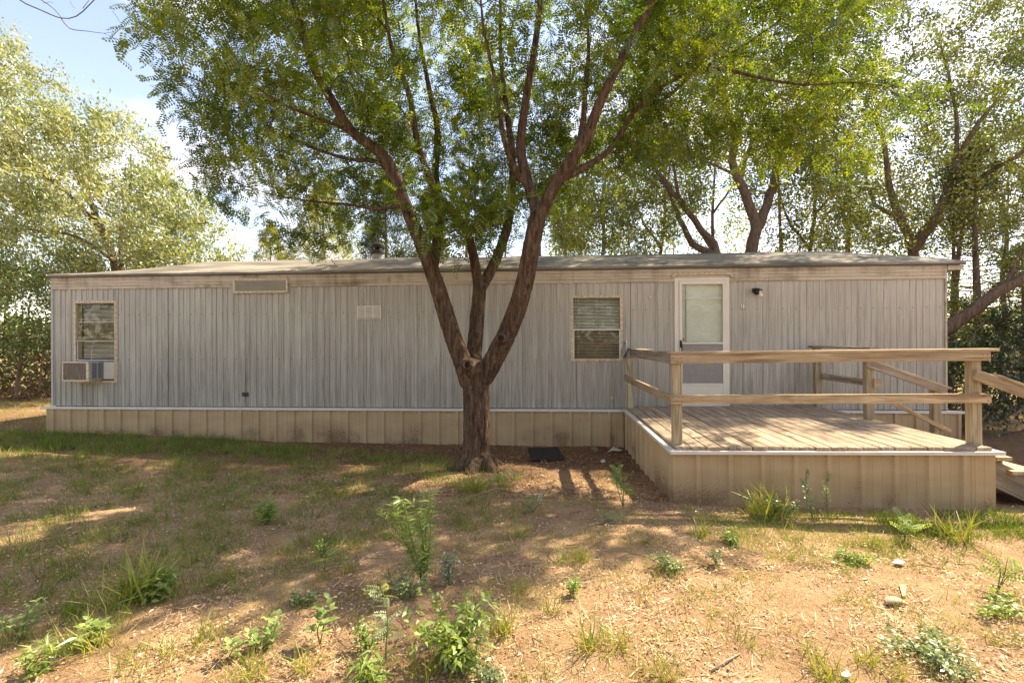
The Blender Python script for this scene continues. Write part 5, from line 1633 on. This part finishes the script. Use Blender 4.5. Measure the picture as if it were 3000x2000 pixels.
SLIV = np.array([(0, 0.022, 0), (1, 0.012, 0.05), (1, -0.012, 0.05), (0, -0.022, 0)])
litter('leaf_litter', 'tan chips and dead leaves scattered over the sandy foreground', 36000, (-6, 6, 1.9, 6.0), 0.021, CHIP, 0.0, 1.0, 0.35)
litter('leaf_litter', 'pale chips scattered close to the camera', 17000, (-3.2, 3.6, 1.8, 3.6), 0.013, CHIP, 0.1, 1.0, 0.35)
litter('straw_litter', 'fine dry straw lying on the ground', 42000, (-6, 6, 1.9, 5.6), 0.055, SLIV, 0.15, 1.0, 0.25)
litter('mulch', 'dark brown mulch around the tree and along the skirting', 24000, (-3.0, 1.25, 5.0, 7.95), 0.026, CHIP, 0.0, 0.5, 0.4)
tw = []
for _ in range(70):
    x, y = RNG.uniform(-4, 4.5), RNG.uniform(2.1, 6.0)
    if x > 1.1 and y > 4.8: continue
    a = RNG.uniform(0, 6.28); L = RNG.uniform(0.06, 0.28); z = gz(x, y) + 0.012
    p = np.array([[x, y, z], [x + math.cos(a) * L * .5, y + math.sin(a) * L * .5, z + 0.012], [x + math.cos(a + .3) * L, y + math.sin(a + .3) * L, z]])
    tw.append((p, np.array([0.0035, 0.003, 0.0015])))
V, F = tubes_arrays(tw, lambda r: 5)
tag(obj('twigs', from_arrays('twigs', V, F), M_BARK2), 'small dry twigs strewn over the yard', 'twigs', kind='stuff')

# ------------------------------------------------------------------ single plants
M_WEED = mat_leaf('weed_leaf', [(0, (0.13, 0.20, 0.035)), (0.5, (0.27, 0.36, 0.08)), (1, (0.36, 0.43, 0.12))], 0.4, 0.05)
M_PALE = mat_leaf('pale_weed_leaf', [(0, (0.14, 0.18, 0.07)), (0.5, (0.23, 0.28, 0.13)), (1, (0.38, 0.42, 0.24))], 0.35, 0.05)
M_SILV = mat_leaf('silver_weed_leaf', [(0, (0.20, 0.22, 0.15)), (1, (0.45, 0.46, 0.34))], 0.3, 0.05, (1, 1, 0.9))
M_STEM = simple('green_stem', (0.13, 0.17, 0.06), 0.7)
M_BROAD = NT('broad_leaf')
def mat_broad(name, c0, c1):
    t = NT(name)
    oi = t.node('ObjectInfo')
    n = t.noise(t.coord('Object'), 30, 3)
    f = t.math('ADD', t.math('MULTIPLY', oi.outputs['Random'], 0.7), t.math('MULTIPLY', n, 0.3))
    c = t.ramp(f, [(0.15, c0), (0.85, c1)])
    df = t.node('BsdfPrincipled'); df.inputs['Roughness'].default_value = 0.5
    t.link(c, df.inputs['Base Color'])
    tr = t.node('BsdfTranslucent'); t.link(t.mix(1.0, c, (1.3, 1.2, 0.5), 'MULTIPLY'), tr.inputs[0])
    m = t.node('MixShader'); m.inputs[0].default_value = 0.4
    t.link(df.outputs[0], m.inputs[1]); t.link(tr.outputs[0], m.inputs[2]); t.link(m.outputs[0], t.out.inputs[0])
    return t.m
M_BROAD = mat_broad('broad_leaf_green', (0.18, 0.27, 0.07), (0.38, 0.46, 0.16))

def stem_paths(base, h, n, spread, bend=0.3, wind=0.0):
    out = []
    for i in range(n):
        a = RNG.uniform(0, 6.28); r = spread * RNG.uniform(0.3, 1)
        e = np.array(base) + [math.cos(a) * r + wind * h, math.sin(a) * r, h * RNG.uniform(0.7, 1.05)]
        m = (np.array(base) + e) / 2 + np.array([0, 0, h * 0.12]) + RNG.normal(size=3) * 0.02
        out.append(np.array(resample([base, m, e], h / 8)))
    return out

def weed(kind, px, py, h, label, n=3, spread=0.12, group=None, mat=None, wind=0.0, cat='weed', name='weed'):
    b = G(px, py); base = np.array([b.x, b.y, b.z - 0.01])
    root = thing(name, b, label, cat, group); WM = Matrix.Translation(b); org = np.array(b)
    if kind == 'tuft':
        k = int(n * 1.7)
        D = np.stack([RNG.normal(size=k) * 0.5, RNG.normal(size=k) * 0.5, np.ones(k)], 1)
        O = base + np.stack([RNG.normal(size=k) * spread * 0.35, RNG.normal(size=k) * spread * 0.35, np.zeros(k)], 1)
        R = frames(D, up=1.5)
        V, F = instance(BLADE * np.array([1, 0.85, 1.8]), BLADEF, O, R, h * 1.25 * RNG.uniform(0.45, 1.1, k))
        tt = np.repeat(np.clip(np.where(RNG.uniform(size=k) < 0.18, 0.95, RNG.normal(size=k) * 0.09 + 0.60), 0, 1), len(BLADE))
        obj('blades', from_arrays('blades', V - org, F, tt), mat or M_GRASS, root, WM)
        root.children[0]['kind'] = 'stuff'
        return root
    paths = stem_paths(base, h, n, spread, wind=wind)
    V, F = tubes_arrays([(p, np.linspace(0.0035 + h * 0.003, 0.0014, len(p))) for p in paths], lambda r: 5)
    obj('stem', from_arrays('stem', V - org, F), M_STEM, root, WM, True)
    if kind == 'broad':
        key = bpy.data.meshes.get('leaf_shared')
        if key is None:
            vs = []; fs = []
            outl = [(0.0, 0.02), (0.12, 0.18), (0.3, 0.30), (0.5, 0.31), (0.7, 0.22), (0.87, 0.10), (1.0, 0.0)]
            for x, w in outl:
                z = 0.10 * math.sin(x * 2.4) - 0.25 * x * x
                vs += [(x, -w, z + 0.22 * w), (x, 0, z), (x, w, z + 0.22 * w)]
            for i in range(6):
                a = 3 * i; fs += [(a, a + 3, a + 4, a + 1), (a + 1, a + 4, a + 5, a + 2)]
            key = bpy.data.meshes.new('leaf_shared'); key.from_pydata(vs, [], fs); key.materials.append(M_BROAD)
            for p in key.polygons: p.use_smooth = True
        for p in paths:
            m = len(p)
            for j in range(2, m):
                for sg in (0, 1):
                    a = j * 1.3 + sg * math.pi + RNG.uniform(-0.4, 0.4)
                    sc = (0.085 if j < m - 2 else 0.055) * RNG.uniform(0.75, 1.25) * (0.45 + h * 1.2)
                    el = 0.25 + 0.5 * j / m
                    d = Vector((math.cos(a), math.sin(a), el)).normalized()
                    y_ = Vector((0, 0, 1)).cross(d).normalized(); z_ = d.cross(y_)
                    mt = Matrix(((d.x, y_.x, z_.x, 0), (d.y, y_.y, z_.y, 0), (d.z, y_.z, z_.z, 0), (0, 0, 0, 1))) @ Matrix.Scale(sc, 4)
                    mt.translation = Vector(p[j]) + d * 0.012
                    o = bpy.data.objects.new('leaf', key)
                    place(o, root, mt)
        return root
    O = []; D = []
    if kind == 'feather':           # many narrow leaves all the way up
        for p in paths:
            for q in range(int(20 + 75 * h)):
                t = RNG.uniform(0.15, 1.0); i = t * (len(p) - 1); a = int(i); a2 = min(a + 1, len(p) - 1)
                O.append(p[a] + (p[a2] - p[a]) * (i - a)); D.append([RNG.normal() + wind, RNG.normal(), 0.35])
        T, TF_, size = NARROW * np.array([1, 0.95, 2.4]), LEAFF, 0.075
    elif kind == 'seedling':        # pinnate leaves
        for p in paths:
            for q in range(34 if (n == 1 and h > 0.4) else int(7 + 10 * h)):
                t = RNG.uniform(0.3, 1.0); i = t * (len(p) - 1); a = int(i); a2 = min(a + 1, len(p) - 1)
                O.append(p[a] + (p[a2] - p[a]) * (i - a)); D.append([RNG.normal() + wind, RNG.normal(), 0.35])
        T, TF_, size = FROND * np.array([1, 1.0, 1]), FRONDF, (0.07 if (n == 1 and h > 0.4) else 0.095)
    elif kind == 'small':           # small ovate leaves, bushy
        for p in paths:
            for q in range(int(40 + 90 * h)):
                t = RNG.uniform(0.2, 1.0); i = t * (len(p) - 1); a = int(i); a2 = min(a + 1, len(p) - 1)
                O.append(p[a] + (p[a2] - p[a]) * (i - a) + RNG.normal(size=3) * 0.018); D.append([RNG.normal(), RNG.normal(), 0.2])
        T, TF_, size = LEAF, LEAFF, 0.026
    elif kind == 'stalk':           # tall seed stalk
        for p in paths:
            for q in range(int(90 + 120 * h)):
                t = RNG.uniform(0.25, 1.0) ** 0.8; i = t * (len(p) - 1); a = int(i); a2 = min(a + 1, len(p) - 1)
                O.append(p[a] + (p[a2] - p[a]) * (i - a) + RNG.normal(size=3) * 0.014 * (1.6 - t)); D.append([RNG.normal(), RNG.normal(), 0.6])
        T, TF_, size = LEAF, LEAFF, 0.020
    elif kind == 'bush':            # drooping ovate leaves on many stems
        for p in paths:
            for q in range(int(36)):
                t = RNG.uniform(0.25, 1.0); i = t * (len(p) - 1); a = int(i); a2 = min(a + 1, len(p) - 1)
                O.append(p[a] + (p[a2] - p[a]) * (i - a) + RNG.normal(size=3) * 0.03); D.append([RNG.normal(), RNG.normal(), -0.35])
        T, TF_, size = np.array([(0, 0, 0), (0.35, 0.21, 0.08), (1, 0, -0.1), (0.35, -0.21, 0.08)]), LEAFF, 0.045
    O = np.array(O); D = np.array(D)
    V, F, tt = leaf_cloud(O, D, T, TF_, size, 0.5 + 0.2 * RNG.normal(size=len(O)), 0.8)
    tag(obj('leaves', from_arrays('leaves', V - org, F, tt), mat or M_WEED, root, WM), kind='stuff')
    return root

weed('feather', 975, 1345, 0.62, 'tallest feathery green weed, in the middle of the yard', 9, 0.24, wind=-0.12)
weed('small', 935, 1375, 0.16, 'low grey green bushy weed at the foot of the tall feathery weed', 8, 0.16, mat=M_PALE)
weed('small', 1035, 1345, 0.22, 'silvery weed with whitish leaves right of the tall feathery weed', 5, 0.05, mat=M_SILV)
weed('bush', 1035, 1515, 0.29, 'wide bushy weed with drooping pointed leaves at the bottom centre', 16, 0.27)
weed('bush', 1080, 1535, 0.15, 'small dark leafy clump at the right foot of the wide bushy weed', 7, 0.10)
weed('seedling', 885, 1520, 0.42, 'slender pale feathery weed left of the wide bushy weed', 1, 0.03, mat=M_PALE)
weed('small', 845, 1495, 0.13, 'small round leafy weed left of the slender pale one', 4, 0.07)
weed('broad', 735, 1475, 0.22, 'broadleaf weed with big bright leaves left of the bottom centre', 2, 0.06)
weed('broad', 597, 1490, 0.14, 'lower broadleaf weed among grass left of the big-leaved weed', 3, 0.12)
weed('broad', 520, 1515, 0.10, 'small broadleaf plant beside the lower broadleaf weed', 1, 0.05)
weed('broad', 50, 1470, 0.17, 'broadleaf weed at the left edge of the picture', 3, 0.12)
weed('broad', 215, 1480, 0.14, 'broadleaf weed inside a dark grass tuft at the lower left', 3, 0.10)
weed('bush', 365, 1370, 0.18, 'leafy weed leaning against the long-bladed grass tuft', 8, 0.14)
weed('small', 690, 1385, 0.09, 'small bright green weed alone on bare soil above the big-leaved weed', 5, 0.08, mat=M_PALE)
weed('feather', 615, 1205, 0.22, 'bushy light green weed in the left lawn shade', 8, 0.16)
weed('seedling', 745, 1310, 0.12, 'small dark seedling on sunlit soil left of the tall feathery weed', 1, 0.02)
weed('small', 740, 1275, 0.10, 'small leafy weed above the dark seedling', 2, 0.04)
weed('seedling', 1432, 1165, 0.42, 'young locust seedling growing in shade beside the deck skirting', 3, 0.05, wind=-0.1)
weed('seedling', 1225, 1175, 0.22, 'pale fern-like seedling in front of the trunk shadow', 2, 0.12, mat=M_PALE)
weed('seedling', 1165, 1120, 0.18, 'blue green seedling at the right foot of the big trunk', 3, 0.16, mat=M_WEED)
weed('seedling', 1385, 1195, 0.10, 'small sunlit fern-like seedling left of the deck corner', 1, 0.03, mat=M_PALE)
weed('stalk', 1868, 1195, 0.42, 'tall seed stalk with a leafy base before the deck, left of the pair', 2, 0.10, wind=-0.12, mat=M_PALE)
weed('stalk', 1902, 1190, 0.44, 'thin upright seed stalk before the deck, right of the pair', 1, 0.02, mat=M_PALE)
weed('small', 1800, 1190, 0.17, 'bushy pale weed against the deck skirting left of the seed stalks', 9, 0.16, mat=M_PALE)
weed('seedling', 2078, 1240, 0.20, 'sunlit yellow green locust seedling before the right half of the deck', 3, 0.16, mat=M_WEED)
weed('seedling', 2290, 1355, 0.24, 'sunlit locust seedling at the right edge of the yard', 3, 0.14, mat=M_WEED)
weed('small', 2300, 1410, 0.10, 'low green weed below the locust seedling at the right edge', 8, 0.2)
weed('small', 2130, 1500, 0.06, 'flat grey green mat of weed at the lower right', 22, 0.26, mat=M_PALE)
weed('small', 1645, 1295, 0.13, 'small upright weed on bare soil in the right foreground', 2, 0.05, mat=M_PALE)
weed('small', 1310, 1360, 0.08, 'small round leaved weed on bare soil right of the silvery weed', 3, 0.05)
weed('small', 1545, 1310, 0.08, 'low pale mat of weed in the centre right foreground', 8, 0.14, mat=M_PALE)
weed('small', 1960, 1300, 0.07, 'bright green low weed patch below the deck hump', 10, 0.18)
weed('feather', 60, 1565, 0.16, 'feathery weed at the lower left corner', 5, 0.2)
weed('feather', 860, 1575, 0.14, 'feathery weed cut by the bottom edge left of centre', 5, 0.12)
weed('feather', 1690, 1250, 0.08, 'small green weed cluster on the slope left of the hump', 5, 0.12)
weed('small', 1120, 1565, 0.08, 'pale small weed at the bottom edge below the bushy weed', 4, 0.08, mat=M_PALE)
weed('seedling', 1100, 1060, 0.01, 'tiny seedling on the roots of the big trunk', 1, 0.01)
# single grass tufts
tufts = [(318, 1375, 0.26, 110, 0.16, 'biggest yellow green tuft with long arching blades at the left'),
         (205, 1490, 0.15, 70, 0.16, 'dark green tuft around the broadleaf weed at the lower left'),
         (250, 1400, 0.15, 60, 0.2, 'dry sprawling tuft left of the biggest tuft'),
         (1160, 1455, 0.17, 36, 0.09, 'yellow green tuft right of the wide bushy weed'),
         (1265, 1410, 0.13, 24, 0.10, 'loose tuft up and right of the bushy weed'),
         (1350, 1495, 0.16, 40, 0.08, 'bright upright tuft right of the bottom centre'),
         (1415, 1490, 0.13, 44, 0.10, 'spreading tuft just right of the bright upright tuft'),
         (1335, 1290, 0.12, 44, 0.09, 'bright yellow tuft on bare soil in the middle'),
         (1298, 1290, 0.12, 20, 0.07, 'thin tuft beside the bright yellow tuft'),
         (1540, 1320, 0.10, 40, 0.13, 'pale tuft among weeds in the centre right foreground'),
         (1985, 1525, 0.12, 30, 0.08, 'dark tuft at the lower right'),
         (2245, 1270, 0.10, 30, 0.14, 'green tuft in shade at the right edge below the deck'),
         (1905, 1555, 0.13, 50, 0.12, 'green and yellow tuft at the bottom right of centre'),
         (1520, 1560, 0.12, 36, 0.10, 'tuft cut by the bottom edge in the right half'),
         (1090, 1130, 0.22, 60, 0.12, 'tall grass tuft before the big trunk'),
         (975, 1560, 0.15, 22, 0.08, 'thin tuft at the bottom edge left of centre'),
         (1765, 1190, 0.26, 90, 0.20, 'long-bladed tuft against the deck skirting'),
         (1610, 1235, 0.15, 44, 0.12, 'green tuft on the slope before the deck corner'),
         (580, 1560, 0.14, 30, 0.10, 'tuft at the bottom edge under the broadleaf weeds'),
         (470, 1470, 0.12, 30, 0.10, 'small tuft on litter between the left broadleaf weeds'),
         (375, 1505, 0.11, 26, 0.08, 'tiny tuft on sunlit litter at the lower left'),
         (700, 1540, 0.14, 26, 0.09, 'tuft on litter below the big-leaved weed'),
         (800, 1310, 0.11, 26, 0.10, 'sunlit tuft left of the tall feathery weed'),
         (1720, 1485, 0.07, 16, 0.05, 'tiny tuft on bare soil at the lower right of centre'),
         (2190, 1240, 0.22, 60, 0.18, 'dark long-bladed tuft before the right end of the deck'),
         (2300, 1480, 0.08, 20, 0.08, 'small tuft near the right edge of the foreground'),
         (1850, 1500, 0.09, 26, 0.08, 'small green tuft on straw at the lower right'),
         (2070, 1560, 0.09, 30, 0.09, 'small tuft left of the flat mat of weed')]
tufts += [(460, 1285, 0.10, 30, 0.10, 'small tuft in the left lawn shade below the first sunlit strip'),
          (150, 1330, 0.10, 34, 0.12, 'short green tuft at the left edge above the broadleaf weeds'),
          (520, 1330, 0.11, 36, 0.12, 'green tuft left of the sunlit soil in the lower left half'),
          (650, 1270, 0.11, 34, 0.12, 'green tuft under the bushy light green weed'),
          (940, 1215, 0.13, 40, 0.12, 'green tuft in shade above the tall feathery weed'),
          (1190, 1235, 0.12, 40, 0.12, 'yellow green tuft where the lawn meets the bare path'),
          (1480, 1245, 0.09, 26, 0.10, 'small tuft on the sandy slope below the deck corner'),
          (1700, 1330, 0.08, 20, 0.08, 'small pale tuft on the bare right foreground'),
          (2010, 1255, 0.13, 44, 0.16, 'green tuft on the hump left of the sunlit locust seedling'),
          (1190, 1360, 0.11, 26, 0.10, 'thin yellow tuft right of the silvery weed'),
          (300, 1540, 0.11, 30, 0.12, 'sunlit tuft near the bottom left corner'),
          (1640, 1410, 0.08, 20, 0.07, 'lone small tuft amid chips in the lower right of centre')]
for px, py, h, n, sp, lb in tufts:
    weed('tuft', px, py, h, lb, n, sp, cat='grass tuft', name='grass_tuft')

# ------------------------------------------------------------------ things lying on the ground
def sheet(name, label, cat, corners, mat, th=0.008, lift=0.012, curve=0.0):
    pts = [G(px, py) for px, py in corners]
    c = sum(pts, Vector()) / len(pts)
    mb = MB()
    n = len(pts)
    top = [(p.x, p.y, p.z + lift + th + curve * abs(math.sin(i * 1.7))) for i, p in enumerate(pts)]
    bot = [(x, y, z - th) for x, y, z in top]
    mb.add(top + bot, [tuple(range(n)), tuple(range(2 * n - 1, n - 1, -1))] + [(i, (i + 1) % n, n + (i + 1) % n, n + i) for i in range(n)])
    o = part(name, mb, mat, None, 0, False)
    return tag(o, label, cat)
sheet('ground_mat', 'black rubber mat lying on the mulch right of the big trunk', 'mat', [(1213, 1031), (1282, 1030), (1296, 1058), (1220, 1060)], simple('old_black_mat', (0.05, 0.043, 0.036), 0.98, 0.6, 25, 0.05), 0.012)
sheet('paper_scrap', 'white torn paper scrap near the inner deck corner', 'scrap', [(1395, 1040), (1408, 1031), (1430, 1036), (1422, 1041), (1408, 1038)], M_WHITE, 0.003, 0.014, 0.02)
sheet('paper_scrap', 'tiny white scrap on the mulch below the torn paper', 'scrap', [(1379, 1060), (1387, 1058), (1391, 1064), (1382, 1067)], M_WHITE, 0.003, 0.016, 0.01)
sheet('stone_chip', 'flat grey piece on the mulch left of the torn paper', 'stone', [(1355, 1031), (1366, 1026), (1376, 1035), (1368, 1039)], M_WOODG, 0.006)
sheet('paper_scrap', 'white scrap on the sunlit soil at the right', 'scrap', [(2048, 1297), (2062, 1292), (2080, 1297), (2070, 1303)], M_WHITE, 0.004, 0.014, 0.01)
sheet('bark_piece', 'wedge-shaped tan wood piece on the soil at the lower right', 'wood piece', [(2065, 1348), (2082, 1348), (2080, 1375), (2073, 1376)], M_WOOD, 0.008)
sheet('paper_scrap', 'pale bit of litter at the bottom right of centre', 'scrap', [(1930, 1556), (1945, 1548), (1955, 1560), (1940, 1566)], M_WHITE, 0.003, 0.014, 0.01)
# curved shard
mb = MB(); c = G(2060, 1393); vs = []; fs = []
for i in range(9):
    a = math.pi * (0.08 + 0.84 * i / 8)
    for w in (0, 1):
        vs.append((c.x - 0.065 * math.cos(a), c.y + w * 0.05 * math.sin(a), c.z + 0.022 * math.sin(a) + 0.012 * w + 0.006))
for i in range(8): fs.append((2 * i, 2 * i + 1, 2 * i + 3, 2 * i + 2))
mb.add(vs, fs)
sh = part('curved_shard', mb, simple('tan_clay', (0.50, 0.36, 0.23), 0.8), None, 0, True)
sh.modifiers.new('t', 'SOLIDIFY').thickness = 0.006
tag(sh, 'curved tan shard lying on the soil at the lower right', 'shard')
# stick
for (pa, pb, lb) in (((1635, 1545), (1700, 1505), 'long pale stick on the soil right of the bottom centre'), ((2300, 1747), (1, 1), None)):
    if lb is None: continue
    p0, p1 = G(1740, 1343), G(1770, 1330)
    a, b = G(pa[0], pa[1]), G(pb[0], pb[1])
    mb = MB().tube([(a.x, a.y, a.z + 0.012), ((a.x + b.x) / 2, (a.y + b.y) / 2, (a.z + b.z) / 2 + 0.018), (b.x, b.y, b.z + 0.012)], [0.004, 0.005, 0.003], 6)
    tag(part('stick', mb, M_WOODG, None, 0, True), lb, 'stick')
